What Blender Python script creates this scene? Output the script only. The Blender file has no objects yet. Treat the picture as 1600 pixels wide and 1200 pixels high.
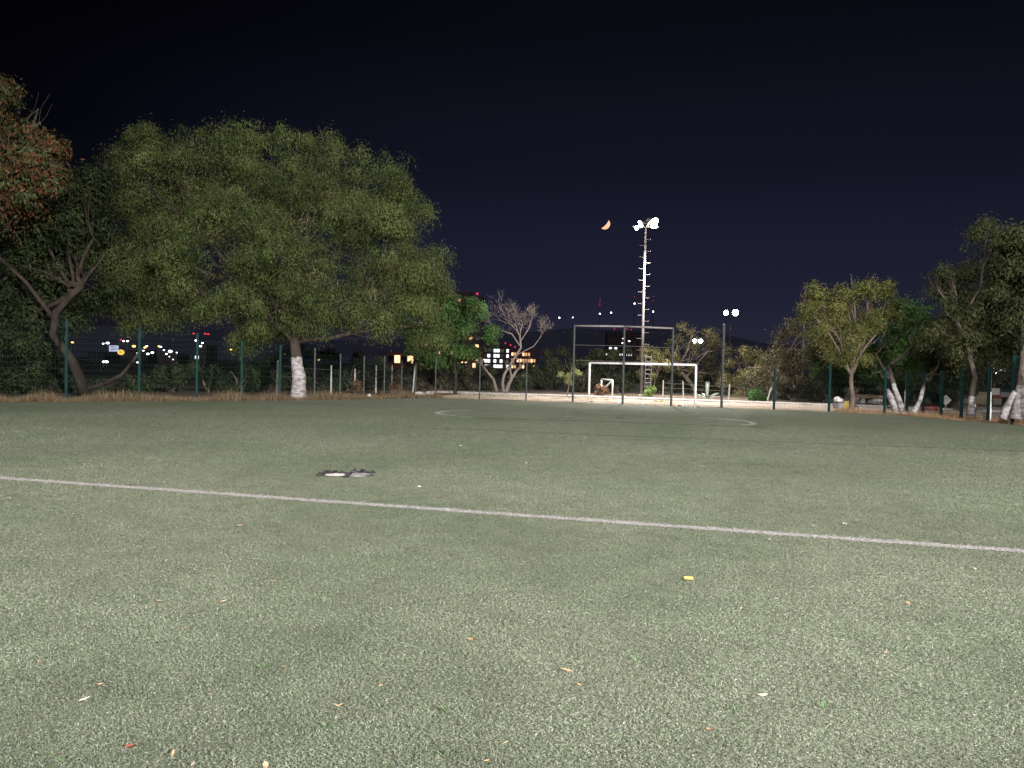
import bpy, math, random
import numpy as np
from mathutils import Vector, Matrix
R = math.radians
scene = bpy.context.scene
COL = scene.collection

# ------------------------------------------------------------------ camera
F = 1155.0                      # focal length in photo pixels (1600 wide)
CAM_H = 1.75
PITCH = math.atan(28 / F); ROLL = math.atan(0.022)
_w = Vector((0, math.cos(PITCH), -math.sin(PITCH)))
_r0 = Vector((1, 0, 0)); _u0 = Vector((0, math.sin(PITCH), math.cos(PITCH)))
_r = math.cos(ROLL) * _r0 + math.sin(ROLL) * _u0
_u = -math.sin(ROLL) * _r0 + math.cos(ROLL) * _u0
cam_data = bpy.data.cameras.new("camera"); cam = bpy.data.objects.new("camera", cam_data)
COL.objects.link(cam)
m = Matrix.Identity(4)
for i in range(3):
    m[i][0] = _r[i]; m[i][1] = _u[i]; m[i][2] = -_w[i]
m[0][3], m[1][3], m[2][3] = 0, 0, CAM_H
cam.matrix_world = m
cam_data.sensor_width = 36; cam_data.lens = F / 1600 * 36
cam_data.clip_start = 0.05; cam_data.clip_end = 12000
scene.camera = cam

# ------------------------------------------------------------------ sky, light, exposure
MOON_DIR_X = 945
world = bpy.data.worlds.new("World"); scene.world = world; world.use_nodes = True
wn = world.node_tree.nodes; wl = world.node_tree.links
wn.clear()
wo = wn.new('ShaderNodeOutputWorld'); bg = wn.new('ShaderNodeBackground'); sky = wn.new('ShaderNodeTexSky')
sky.sky_type = 'NISHITA'; sky.sun_disc = False
sky.sun_elevation = R(-6.0); sky.sun_rotation = R(10)
sky.altitude = 1500; sky.air_density = 1.0; sky.dust_density = 0.6; sky.ozone_density = 1.0
# night sky: the last trace of dusk (Nishita) plus the town's light dome, brightest at the horizon above the town
tcw = wn.new('ShaderNodeTexCoord'); sep = wn.new('ShaderNodeSeparateXYZ'); wl.new(tcw.outputs['Generated'], sep.inputs[0])
rz = wn.new('ShaderNodeValToRGB'); e = rz.color_ramp.elements; rz.color_ramp.interpolation = 'EASE'
e[0].position = 0.0; e[0].color = (.0128, .0142, .0365, 1); e[1].position = .62; e[1].color = (.0016, .0016, .0034, 1)
for p, c in ((.14, (.0098, .0108, .0262)), (.28, (.0054, .0060, .0140)), (.42, (.0030, .0032, .0066))):
    k = e.new(p); k.color = (*c, 1)
wl.new(sep.outputs['Z'], rz.inputs[0])
dotn = wn.new('ShaderNodeVectorMath'); dotn.operation = 'DOT_PRODUCT'; wl.new(tcw.outputs['Generated'], dotn.inputs[0]); dotn.inputs[1].default_value = (.26, .965, 0)
rd = wn.new('ShaderNodeMapRange'); wl.new(dotn.outputs['Value'], rd.inputs[0]); rd.interpolation_type = 'SMOOTHSTEP'
rd.inputs[1].default_value = .58; rd.inputs[2].default_value = 1.0; rd.inputs[3].default_value = .14; rd.inputs[4].default_value = 1.0
b2 = wn.new('ShaderNodeBackground'); wl.new(rz.outputs[0], b2.inputs[0]); wl.new(rd.outputs[0], b2.inputs[1])
ads = wn.new('ShaderNodeAddShader')
wl.new(sky.outputs[0], bg.inputs[0]); bg.inputs[1].default_value = 0.05
wl.new(bg.outputs[0], ads.inputs[0]); wl.new(b2.outputs[0], ads.inputs[1]); wl.new(ads.outputs[0], wo.inputs[0])

# a very faint cool sun: added fill, lifts the dark hills towards the sky tone
fill_sun = bpy.data.lights.new("fill_sun", 'SUN'); fill_sun.energy = 0.26; fill_sun.angle = R(10); fill_sun.color = (.72, .76, 1.0)
so = bpy.data.objects.new("fill_sun", fill_sun); COL.objects.link(so)
so.rotation_euler = (R(50), 0, R(-20))

scene.view_settings.view_transform = 'Standard'; scene.view_settings.look = 'None'
scene.view_settings.exposure = 0.0; scene.view_settings.gamma = 1.0
scene.view_settings.use_curve_mapping = False
scene.render.engine = 'CYCLES'
scene.cycles.use_denoising = True
scene.cycles.max_bounces = 4; scene.cycles.diffuse_bounces = 2; scene.cycles.glossy_bounces = 2
scene.cycles.transparent_max_bounces = 8
scene.cycles.sample_clamp_indirect = 3.0

FLOOD_NEAR = 180000.0     # watts of the masts that light the pitch from its near end
FLOOD_FAR = 14000.0

# ------------------------------------------------------------------ helpers
def ray(px, py):
    return _w * F + _r * (px - 800) - _u * (py - 600)
def ground(px, py, z=0.0):
    d = ray(px, py); t = (z - CAM_H) / d.z
    return Vector((d.x * t, d.y * t, z))
def at(px, py, dist):
    d = ray(px, py); t = dist / d.y
    return Vector((d.x * t, dist, CAM_H + d.z * t))
def foot(px, dist):             # point on the ground under pixel column px at this distance
    p = at(px, 572 + 0.022 * (px - 800), dist)
    return Vector((p.x, p.y, 0))

def link(o, parent=None):
    COL.objects.link(o)
    if parent is not None: o.parent = parent
    return o
def tag(o, label=None, cat=None, group=None, kind=None):
    if label: o['label'] = label
    if cat: o['category'] = cat
    if group: o['group'] = group
    if kind: o['kind'] = kind
    return o
def empty(name, loc=(0, 0, 0), rz=0, label=None, cat=None, group=None):
    o = bpy.data.objects.new(name, None); o.empty_display_size = 0.2
    o.location = loc; o.rotation_euler = (0, 0, rz); link(o)
    return tag(o, label, cat, group)

class MB:
    def __init__(s): s.v = []; s.f = []
    def poly(s, pts):
        n = len(s.v); s.v += [tuple(p) for p in pts]; s.f.append(tuple(range(n, n + len(pts)))); return s
    def box(s, c, size, rz=0.0, taper=1.0):
        n = len(s.v); cx, cy, cz = c; a, b = math.cos(rz), math.sin(rz)
        for z, k in ((-.5, 1), (.5, taper)):
            for x, y in ((-.5, -.5), (.5, -.5), (.5, .5), (-.5, .5)):
                X = x * size[0] * k; Y = y * size[1] * k
                s.v.append((cx + X * a - Y * b, cy + X * b + Y * a, cz + z * size[2]))
        for q in ((0, 3, 2, 1), (4, 5, 6, 7), (0, 1, 5, 4), (1, 2, 6, 5), (2, 3, 7, 6), (3, 0, 4, 7)):
            s.f.append(tuple(n + i for i in q))
        return s
    def tube(s, pts, rad, sides=8, cap=True):
        pts = [Vector(p) for p in pts]; n0 = len(s.v)
        if not hasattr(rad, '__len__'): rad = [rad] * len(pts)
        ref = None
        for i, p in enumerate(pts):
            t = (pts[min(i + 1, len(pts) - 1)] - pts[max(i - 1, 0)])
            if t.length < 1e-9: t = Vector((0, 0, 1))
            t.normalize()
            if ref is None: ref = Vector((1, 0, 0)) if abs(t.x) < .8 else Vector((0, 1, 0))
            a = (ref - t * ref.dot(t)).normalized(); ref = a; b = t.cross(a)
            for k in range(sides):
                th = 2 * math.pi * k / sides
                q = p + (a * math.cos(th) + b * math.sin(th)) * rad[i]
                s.v.append(tuple(q))
        for i in range(len(pts) - 1):
            for k in range(sides):
                k2 = (k + 1) % sides
                s.f.append((n0 + i * sides + k, n0 + i * sides + k2, n0 + (i + 1) * sides + k2, n0 + (i + 1) * sides + k))
        if cap:
            s.f.append(tuple(n0 + k for k in reversed(range(sides))))
            s.f.append(tuple(n0 + (len(pts) - 1) * sides + k for k in range(sides)))
        return s
    def ball(s, c, r, seg=8, rings=5, squash=(1, 1, 1)):
        n = len(s.v)
        s.v.append((c[0], c[1], c[2] + r * squash[2]))
        for i in range(1, rings):
            ph = math.pi * i / rings
            for k in range(seg):
                th = 2 * math.pi * k / seg
                s.v.append((c[0] + r * squash[0] * math.sin(ph) * math.cos(th), c[1] + r * squash[1] * math.sin(ph) * math.sin(th), c[2] + r * squash[2] * math.cos(ph)))
        s.v.append((c[0], c[1], c[2] - r * squash[2])); last = len(s.v) - 1
        for k in range(seg):
            k2 = (k + 1) % seg
            s.f.append((n, n + 1 + k, n + 1 + k2))
            for i in range(rings - 2):
                a = n + 1 + i * seg
                s.f.append((a + k, a + seg + k, a + seg + k2, a + k2))
            a = n + 1 + (rings - 2) * seg
            s.f.append((a + k, last, a + k2))
        return s
    def mesh(s, name, smooth=False):
        me = bpy.data.meshes.new(name); me.from_pydata(s.v, [], s.f); me.update()
        if smooth: me.polygons.foreach_set('use_smooth', [True] * len(me.polygons))
        return me
    def build(s, name, mat, parent=None, smooth=False):
        me = s.mesh(name, smooth); me.materials.append(mat)
        return link(bpy.data.objects.new(name, me), parent)

def fast_mesh(name, verts, faces_n, nper, colors, mat, parent=None):
    """verts: (N,3); faces are consecutive runs of nper verts; colors: (N,3) base colours."""
    me = bpy.data.meshes.new(name)
    n = len(verts); nf = n // nper
    me.vertices.add(n); me.vertices.foreach_set('co', np.ascontiguousarray(verts, dtype=np.float32).ravel())
    me.loops.add(n); me.loops.foreach_set('vertex_index', np.arange(n, dtype=np.int32))
    me.polygons.add(nf); me.polygons.foreach_set('loop_start', np.arange(0, n, nper, dtype=np.int32))
    a = me.attributes.new('Col', 'FLOAT_COLOR', 'POINT')
    c4 = np.ones((n, 4), dtype=np.float32); c4[:, :3] = colors
    a.data.foreach_set('color', c4.ravel())
    me.update(calc_edges=True); me.validate()
    me.materials.append(mat)
    return link(bpy.data.objects.new(name, me), parent)

# ------------------------------------------------------------------ materials
def mat(name, c1, c2=None, scale=4.0, rough=0.8, metal=0.0, bump=0.0, spec=0.3, detail=5.0, bscale=None, stretch=None):
    m = bpy.data.materials.new(name); m.use_nodes = True
    nt = m.node_tree; b = nt.nodes['Principled BSDF']
    b.inputs['Roughness'].default_value = rough; b.inputs['Metallic'].default_value = metal
    b.inputs['Specular IOR Level'].default_value = spec
    b.inputs['Base Color'].default_value = (*c1, 1)
    tc = nt.nodes.new('ShaderNodeTexCoord'); src = tc.outputs['Object']
    if stretch:
        mp = nt.nodes.new('ShaderNodeMapping'); mp.inputs['Scale'].default_value = stretch
        nt.links.new(src, mp.inputs[0]); src = mp.outputs[0]
    if c2:
        nz = nt.nodes.new('ShaderNodeTexNoise'); nz.inputs['Scale'].default_value = scale; nz.inputs['Detail'].default_value = detail
        nt.links.new(src, nz.inputs['Vector'])
        rp = nt.nodes.new('ShaderNodeValToRGB'); rp.color_ramp.elements[0].position = .35; rp.color_ramp.elements[1].position = .65
        rp.color_ramp.elements[0].color = (*c1, 1); rp.color_ramp.elements[1].color = (*c2, 1)
        nt.links.new(nz.outputs['Fac'], rp.inputs[0]); nt.links.new(rp.outputs[0], b.inputs['Base Color'])
    if bump:
        n2 = nt.nodes.new('ShaderNodeTexNoise'); n2.inputs['Scale'].default_value = bscale or scale * 4; n2.inputs['Detail'].default_value = 4
        nt.links.new(src, n2.inputs['Vector'])
        bp = nt.nodes.new('ShaderNodeBump'); bp.inputs['Strength'].default_value = bump; bp.inputs['Distance'].default_value = .03
        nt.links.new(n2.outputs['Fac'], bp.inputs['Height']); nt.links.new(bp.outputs[0], b.inputs['Normal'])
    return m
def glow(name, color, strength):
    m = bpy.data.materials.new(name); m.use_nodes = True
    b = m.node_tree.nodes['Principled BSDF']
    b.inputs['Base Color'].default_value = (.3, .3, .3, 1)
    b.inputs['Emission Color'].default_value = (*color, 1); b.inputs['Emission Strength'].default_value = strength
    m.cycles.emission_sampling = 'NONE'
    return m
def attr_mat(name, rough=0.7, transl=0.25, spec=0.2):
    m = bpy.data.materials.new(name); m.use_nodes = True
    nt = m.node_tree; b = nt.nodes['Principled BSDF']; out = nt.nodes['Material Output']
    b.inputs['Roughness'].default_value = rough; b.inputs['Specular IOR Level'].default_value = spec
    a = nt.nodes.new('ShaderNodeAttribute'); a.attribute_name = 'Col'
    nt.links.new(a.outputs['Color'], b.inputs['Base Color'])
    if transl:
        t = nt.nodes.new('ShaderNodeBsdfTranslucent'); mx = nt.nodes.new('ShaderNodeMixShader'); mx.inputs[0].default_value = transl
        nt.links.new(a.outputs['Color'], t.inputs[0]); nt.links.new(b.outputs[0], mx.inputs[1]); nt.links.new(t.outputs[0], mx.inputs[2])
        nt.links.new(mx.outputs[0], out.inputs[0])
    return m
def bark_mat(name, c1, c2, paint_to=0.0):
    """bark with a lime-washed foot up to paint_to metres above the tree's base"""
    m = mat(name, c1, c2, scale=5, rough=.95, bump=.8, bscale=14, spec=.1, stretch=(1, 1, .35))
    if paint_to > 0:
        nt = m.node_tree; b = nt.nodes['Principled BSDF']
        src = b.inputs['Base Color'].links[0].from_socket
        tc = nt.nodes.new('ShaderNodeTexCoord'); sx = nt.nodes.new('ShaderNodeSeparateXYZ'); nt.links.new(tc.outputs['Object'], sx.inputs[0])
        nz = nt.nodes.new('ShaderNodeTexNoise'); nz.inputs['Scale'].default_value = 7; nz.inputs['Detail'].default_value = 5
        nt.links.new(tc.outputs['Object'], nz.inputs['Vector'])
        ad = nt.nodes.new('ShaderNodeMath'); ad.operation = 'MULTIPLY_ADD'; ad.inputs[1].default_value = .18
        nt.links.new(nz.outputs['Fac'], ad.inputs[0]); nt.links.new(sx.outputs['Z'], ad.inputs[2])
        lt = nt.nodes.new('ShaderNodeMath'); lt.operation = 'LESS_THAN'; lt.inputs[1].default_value = paint_to + .09
        nt.links.new(ad.outputs[0], lt.inputs[0])
        n3 = nt.nodes.new('ShaderNodeTexNoise'); n3.inputs['Scale'].default_value = 4; n3.inputs['Detail'].default_value = 9; n3.inputs['Roughness'].default_value = .65
        mp = nt.nodes.new('ShaderNodeMapping'); mp.inputs['Scale'].default_value = (1, 1, 2.2); mp.inputs['Rotation'].default_value = (0, .5, 0)
        nt.links.new(tc.outputs['Object'], mp.inputs[0]); nt.links.new(mp.outputs[0], n3.inputs['Vector'])
        rp = nt.nodes.new('ShaderNodeValToRGB'); rp.color_ramp.elements[0].position = .36; rp.color_ramp.elements[1].position = .60
        rp.color_ramp.elements[0].color = (.11, .095, .09, 1); rp.color_ramp.elements[1].color = (.36, .345, .35, 1)
        nt.links.new(n3.outputs['Fac'], rp.inputs[0])
        mx = nt.nodes.new('ShaderNodeMixRGB'); nt.links.new(lt.outputs[0], mx.inputs[0]); nt.links.new(src, mx.inputs[1]); nt.links.new(rp.outputs[0], mx.inputs[2])
        nt.links.new(mx.outputs[0], b.inputs['Base Color'])
    return m

M = dict(
    leaf=attr_mat('foliage'), fibre=attr_mat('turf_fibre', rough=.6, transl=.1, spec=.3), straw=attr_mat('dry_grass', transl=.15),
    green_steel=mat('green_steel', (.006, .026, .025), (.009, .036, .034), scale=6, rough=.8, spec=.1),
    dark_steel=mat('dark_steel', (.038, .046, .047), (.06, .068, .068), scale=6, rough=.7, spec=.15),
    wire=mat('fence_wire', (.010, .028, .026), rough=.7, spec=.1),
    galv=mat('galvanised_steel', (.22, .205, .195), (.16, .15, .145), scale=8, rough=.6, metal=.0),
    mast_steel=mat('mast_steel', (.13, .118, .108), (.09, .082, .075), scale=5, rough=.7),
    white_paint=mat('white_paint', (.78, .78, .78), (.62, .61, .6), scale=7, rough=.5, bump=.1),
    concrete=mat('pale_concrete', (.5, .48, .45), (.36, .34, .32), scale=3, rough=.9, bump=.3),
    lens=glow('floodlight_lens', (1.0, .93, .85), 60.0),
    housing=mat('lamp_housing', (.12, .12, .12), (.16, .16, .16), rough=.5, metal=.4),
    red_glow=glow('red_beacon', (1.0, .03, .07), 1.1),
    white_glow=glow('white_lamp', (1.0, .95, .95), 6.0),
    warm_glow=glow('warm_window', (1.0, .48, .20), .9),
    hot_glow=glow('warm_bright_window', (1.0, .62, .32), 2.0),
    cool_glow=glow('cool_window', (.9, .95, 1.0), 1.8),
    amber_glow=glow('amber_lamp', (1.0, .5, .12), 4.0),
    wall_far=mat('far_wall', (.16, .11, .10), (.11, .08, .075), scale=.3, rough=.9),
    wall_pale=mat('far_pale_wall', (.40, .38, .36), (.3, .28, .27), scale=.5, rough=.9),
    brick=mat('far_brick', (.30, .12, .08), (.22, .09, .07), scale=.5, rough=.9),
    dark_glass=mat('dark_glass', (.02, .022, .03), rough=.2, spec=.5),
    soil=mat('soil', (.075, .055, .04), (.12, .085, .06), scale=.8, rough=1, bump=.5, detail=8),
    bark=bark_mat('bark', (.10, .075, .06), (.18, .14, .11)),
    bark_pale=bark_mat('pale_bark', (.14, .115, .10), (.21, .175, .155)),
)

# ------------------------------------------------------------------ the setting
u_far = Vector((0.951, -0.309, 0)); n_far = Vector((0.309, 0.951, 0))
TURF = [(-26, 23.2), (-18.9, 27.3), (-14, 30.2), (-9.9, 32.8), (-7.2, 35.2), (-5.2, 37.6), (-3.5, 38.4), (3.8, 36.9), (8.9, 35.3), (14.5, 33.5),
        (16.6, 32.0), (18.6, 27.2), (21, 20), (24, 8), (24, -32), (-26, -32)]
def in_poly(x, y, P):
    c = np.zeros(x.shape, bool); j = len(P) - 1
    for i in range(len(P)):
        xi, yi = P[i]; xj, yj = P[j]
        k = ((yi > y) != (yj > y)) & (x < (xj - xi) * (y - yi) / (yj - yi + 1e-12) + xi)
        c ^= k; j = i
    return c
LINE_A = ground(0, 747); LINE_B = ground(1600, 862)
LA = np.array([LINE_A.x, LINE_A.y]); LB = np.array([LINE_B.x, LINE_B.y]); LD = (LB - LA) / np.linalg.norm(LB - LA); LN = np.array([-LD[1], LD[0]])
PATCH = ground(541, 742)

terrain = MB().poly([(-4000, -600, -.03), (4000, -600, -.03), (4000, 6000, -.03), (-4000, 6000, -.03)]).build('ground', M['soil'])
tag(terrain, kind='structure')

def turf_material():
    m = bpy.data.materials.new('artificial_turf'); m.use_nodes = True
    nt = m.node_tree; b = nt.nodes['Principled BSDF']; b.inputs['Roughness'].default_value = .75; b.inputs['Specular IOR Level'].default_value = .25
    tc = nt.nodes.new('ShaderNodeTexCoord')
    def noise(scale, detail, rough=.6, loc=None):
        n = nt.nodes.new('ShaderNodeTexNoise'); n.inputs['Scale'].default_value = scale; n.inputs['Detail'].default_value = detail; n.inputs['Roughness'].default_value = rough
        nt.links.new(tc.outputs['Object'], n.inputs['Vector']); return n.outputs['Fac']
    def ramp(src, stops):
        r = nt.nodes.new('ShaderNodeValToRGB'); e = r.color_ramp.elements
        e[0].position, e[0].color = stops[0][0], (*stops[0][1], 1); e[1].position, e[1].color = stops[-1][0], (*stops[-1][1], 1)
        for p, c in stops[1:-1]:
            k = e.new(p); k.color = (*c, 1)
        nt.links.new(src, r.inputs[0]); return r.outputs[0]
    def mix(fac, a, bb, mode='MIX'):
        x = nt.nodes.new('ShaderNodeMixRGB'); x.blend_type = mode
        if isinstance(fac, float): x.inputs[0].default_value = fac
        else: nt.links.new(fac, x.inputs[0])
        nt.links.new(a, x.inputs[1]); nt.links.new(bb, x.inputs[2]); return x.outputs[0]
    big = ramp(noise(.35, 4), [(.33, (.168, .208, .132)), (.67, (.222, .236, .172))])
    mid = ramp(noise(3.5, 5), [(.3, (.62, .62, .62)), (.7, (1.2, 1.2, 1.2))])
    fine = ramp(noise(55, 5, .8), [(.36, (.08, .08, .08)), (.52, (.95, .95, .95)), (.72, (2.2, 2.2, 2.1))])
    c = mix(.6, big, mid, 'MULTIPLY'); c = mix(.9, c, fine, 'MULTIPLY')
    nt.links.new(c, b.inputs['Base Color'])
    bp = nt.nodes.new('ShaderNodeBump'); bp.inputs['Strength'].default_value = .8; bp.inputs['Distance'].default_value = .02
    nt.links.new(noise(70, 4, .8), bp.inputs['Height']); nt.links.new(bp.outputs[0], b.inputs['Normal'])
    return m
M['turf'] = turf_material()
turf = MB().poly([(x, y, 0) for x, y in TURF]).build('artificial_turf', M['turf']); tag(turf, kind='structure')

line_mat = mat('worn_white_line', (.42, .395, .40), (.25, .245, .24), scale=30, rough=.8, bump=.8, bscale=80)
faded_line = mat('faded_line', (.52, .50, .49), (.22, .24, .19), scale=6, rough=.85)
seam_mat = mat('seam_rubber', (.035, .04, .033), (.075, .085, .065), scale=1.5, rough=.9)
def strip(pts, wid, name, material, z=.004, parent=turf, jit=0.0, seed=0):
    rnd = random.Random(seed); L = []; Rr = []
    pts = [Vector((p[0], p[1], 0)) for p in pts]
    for i, p in enumerate(pts):
        t = (pts[min(i + 1, len(pts) - 1)] - pts[max(i - 1, 0)]).normalized(); n = Vector((-t.y, t.x, 0))
        L.append(p + n * (wid / 2 + rnd.uniform(-jit, jit))); Rr.append(p - n * (wid / 2 + rnd.uniform(-jit, jit)))
    mb = MB()
    mb.v = [(p.x, p.y, z) for p in L] + [(p.x, p.y, z) for p in Rr]; n = len(pts)
    mb.f = [(i, n + i, n + i + 1, i + 1) for i in range(n - 1)]
    return mb.build(name, material, parent)
def lerp_pts(a, b, n): return [tuple(a[i] + (b[i] - a[i]) * k / n for i in range(2)) for k in range(n + 1)]
e0 = LA - LD * 12; e1 = LB + LD * 12
strip(lerp_pts(e0, e1, 260), .16, 'painted_line', line_mat, jit=.02, seed=1)
def px_strip(pix, wid, name, material, z, seed):
    P = [ground(x, y) for x, y in pix]; pts = []
    for a, b in zip(P[:-1], P[1:]): pts += lerp_pts(a, b, 10)[:-1]
    pts.append((P[-1].x, P[-1].y))
    return strip(pts, wid, name, material, z, jit=wid * .2, seed=seed)
px_strip([(735, 641.5), (712, 641.6), (695, 642.6), (684, 644.6), (684, 646.6), (694, 648.2), (712, 650)], .2, 'circle_marking', faded_line, .004, 2)
px_strip([(719, 650.6), (738, 652.6)], .16, 'circle_marking', line_mat, .004, 3)
px_strip([(1095, 652.6), (1120, 654), (1148, 656), (1168, 658.6), (1178, 661), (1176, 663.3), (1158, 664.6)], .2, 'circle_marking', faded_line, .004, 4)
px_strip([(738, 653.5), (900, 657.5), (1060, 663), (1200, 667.5)], .13, 'turf_seam', seam_mat, .004, 5)
px_strip([(640, 668), (760, 672), (930, 680), (1200, 690), (1600, 705)], .10, 'turf_seam', seam_mat, .004, 6)
px_strip([(890, 647), (1010, 650.5)], .14, 'turf_seam', seam_mat, .004, 7)
px_strip([(1125, 723), (1190, 726.5), (1245, 730)], .035, 'turf_seam', seam_mat, .004, 8)
px_strip([(895, 644), (909, 644.4)], .25, 'worn_spot', seam_mat, .004, 9)
px_strip([(961, 652.2), (975, 653)], .25, 'worn_spot', seam_mat, .006, 10)

# turf fibres (stuff): short matted blades, dense near, thinning with distance
def turf_fibres():
    rng = np.random.default_rng(5)
    rho0 = 66000.0; ymin, ymax = 1.4, 26.0
    ys = np.linspace(ymin, ymax, 400)
    dens = rho0 * np.minimum(1, (2.6 / ys) ** 1.9) * (1.55 * ys + 3.0) * np.clip((26 - ys) / 12, 0, 1)
    cdf = np.cumsum(dens); n = int(float(np.sum(dens) * (ys[1] - ys[0]))); cdf /= cdf[-1]
    y = np.interp(rng.random(n), cdf, ys); x = (rng.random(n) - .5) * (1.55 * y + 3.0)
    dd = np.hypot((x - PATCH.x) / .48, (y - PATCH.y) / .42)
    k = dd > 1; x, y = x[k], y[k]; n = len(x)
    L = rng.uniform(.005, .015, n) * (1 + .06 * y); W = rng.uniform(.0008, .0016, n) * (1 + .14 * y)
    az = rng.normal(0, .75, n) + np.pi * (rng.random(n) < .5); el = np.abs(rng.normal(.25, .35, n))
    d = np.c_[np.cos(az) * np.cos(el), np.sin(az) * np.cos(el), np.sin(el)]
    s = np.c_[-np.sin(az), np.cos(az), rng.normal(0, .4, n)]
    base = np.c_[x, y, rng.uniform(.002, .014, n)]
    v = np.empty((n, 3, 3)); v[:, 0] = base - s * W[:, None]; v[:, 1] = base + s * W[:, None]; v[:, 2] = base + d * L[:, None]
    # colours: sage green, bleached fibres, dark rubber crumb; soft patches over metres
    P = np.sin(x * .9 + 1.3 * np.sin(y * .7)) * .5 + np.sin(y * 1.15 + .8 * np.sin(x * 1.3) + 2) * .5
    P2 = np.sin(x * 3.1 + 2 * np.sin(y * 2.3 + 1)) * np.sin(y * 3.7 + 1.5 * np.sin(x * 2.9))
    t = rng.random(n)
    g = np.array([.142, .172, .115]); bl = np.array([.215, .224, .180]); dk = np.array([.030, .034, .032]); gr = np.array([.112, .155, .095]); lil = np.array([.19, .178, .185])
    c = np.where((t < .46)[:, None], g, np.where((t < .70 + .07 * P)[:, None], bl, np.where((t < .82)[:, None], gr, np.where((t < .94)[:, None], dk, lil))))
    c = c * (rng.uniform(.78, 1.2, n) * (1 + .17 * P + .14 * P2))[:, None]
    rel = np.c_[x, y] - LA; off = rel @ LN
    wob = .006 * np.sin(x * 7) + rng.normal(0, .006, n)
    on = (np.abs(off + wob * 2) < .085) & (rng.random(n) < .84)
    c[on] = np.array([.37, .352, .36]) * rng.uniform(.6, 1.2, on.sum())[:, None]
    o = fast_mesh('turf_fibres', v.reshape(-1, 3), n, 3, np.repeat(c, 3, 0), M['fibre'])
    tag(o, 'short sage green and bleached artificial turf fibres', 'turf', kind='stuff')
turf_fibres()

# sandy dirt path beyond the far fence
path_mat = mat('sandy_path', (.50, .41, .34), (.34, .26, .20), scale=.9, rough=1, bump=.5, detail=9, bscale=9)
E0 = Vector((-3.5, 38.4, 0))
def far_pt(s, o, z=0): p = E0 + u_far * s + n_far * o; return Vector((p.x, p.y, z))
mbp = MB(); rnd = random.Random(4); A = []; B = []
for k in range(40):
    s = -1.5 + k * .95; A.append(far_pt(s, 1.2 + .25 * math.sin(k * 1.7), -.012)); B.append(far_pt(s, 8.4 + .5 * math.sin(k * .9), -.012))
mbp.v = [tuple(p) for p in A + B]; mbp.f = [(i, i + 1, 41 + i - 0, 40 + i) if False else (i, i + 1, 40 + i + 1, 40 + i) for i in range(39)]
path = mbp.build('path', path_mat); tag(path, kind='structure')
walk_mat = mat('concrete_walk', (.40, .38, .36), (.30, .285, .27), scale=2, rough=.95, bump=.3)
mbw = MB(); A = []; B = []
for k in range(34):
    s = -4 + k * 1.2; A.append((s, 7.3)); B.append((s, 8.6))
for (s0, o0), (s1, o1) in zip(A, B):
    mbw.v.append(tuple(far_pt(s0, o0, .07)))
for (s1, o1) in B: mbw.v.append(tuple(far_pt(s1, o1, .07)))
for (s0, o0) in A: mbw.v.append(tuple(far_pt(s0, o0, -.05)))
n = len(A); mbw.f = [(i, i + 1, n + i + 1, n + i) for i in range(n - 1)] + [(2 * n + i, 2 * n + i + 1, i + 1, i) for i in range(n - 1)]
walk = mbw.build('pavement', walk_mat); tag(walk, kind='structure')

# hills on the horizon
hb = MB(); NX = 60; hill_mat = mat('hazed_hill', (.21, .20, .26), (.25, .24, .30), scale=.01, rough=1)  # pale blue of distant haze is put into the hill colour
def hill_h(x): return 95 + 75 * math.exp(-((x - 480) / 520) ** 2) + 40 * math.exp(-((x + 1700) / 700) ** 2) + 8 * math.sin(x * .011) + 5 * math.sin(x * .031 + 1)
rows = [(2100, 0.0), (2300, .25), (2500, .55), (2800, .85), (3000, 1.0), (3500, .5), (4200, 0.0)]
for y, k in rows:
    for i in range(NX):
        x = -3600 + i * 120; hb.v.append((x, y + 60 * math.sin(i * .7 + y), hill_h(x) * k - .1))
for j in range(len(rows) - 1):
    for i in range(NX - 1):
        a = j * NX + i; hb.f.append((a, a + 1, a + NX + 1, a + NX))
hill = hb.build('hills', hill_mat, smooth=True); tag(hill, kind='structure')

# ------------------------------------------------------------------ dry grass along the edges (stuff)
def grass_band(name, pts_fn, n, hmin, hmax, palette, label, seed, lean=.35, wid=.006):
    rng = np.random.default_rng(seed)
    x, y, hs = pts_fn(rng, n); n = len(x)
    h = rng.uniform(hmin, hmax, n) * hs; az = rng.uniform(0, 2 * np.pi, n); ln = np.abs(rng.normal(lean, .35, n))
    tip = np.c_[np.cos(az) * np.sin(ln), np.sin(az) * np.sin(ln), np.cos(ln)] * h[:, None]
    s = np.c_[np.cos(az + 1.57 + rng.normal(0, .6, n)), np.sin(az + 1.57 + rng.normal(0, .6, n)), np.zeros(n)] * (wid * rng.uniform(.6, 1.6, n))[:, None]
    b = np.c_[x, y, np.full(n, -.03)]
    v = np.empty((n, 3, 3)); v[:, 0] = b - s; v[:, 1] = b + s; v[:, 2] = b + tip
    pal = np.array(palette); c = pal[rng.integers(0, len(pal), n)] * rng.uniform(.6, 1.3, n)[:, None]
    o = fast_mesh(name, v.reshape(-1, 3), n, 3, np.repeat(c, 3, 0), M['straw']); tag(o, label, 'grass', kind='stuff')
LEFT_EDGE = TURF[0:7]; RIGHT_EDGE = TURF[9:13]
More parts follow.
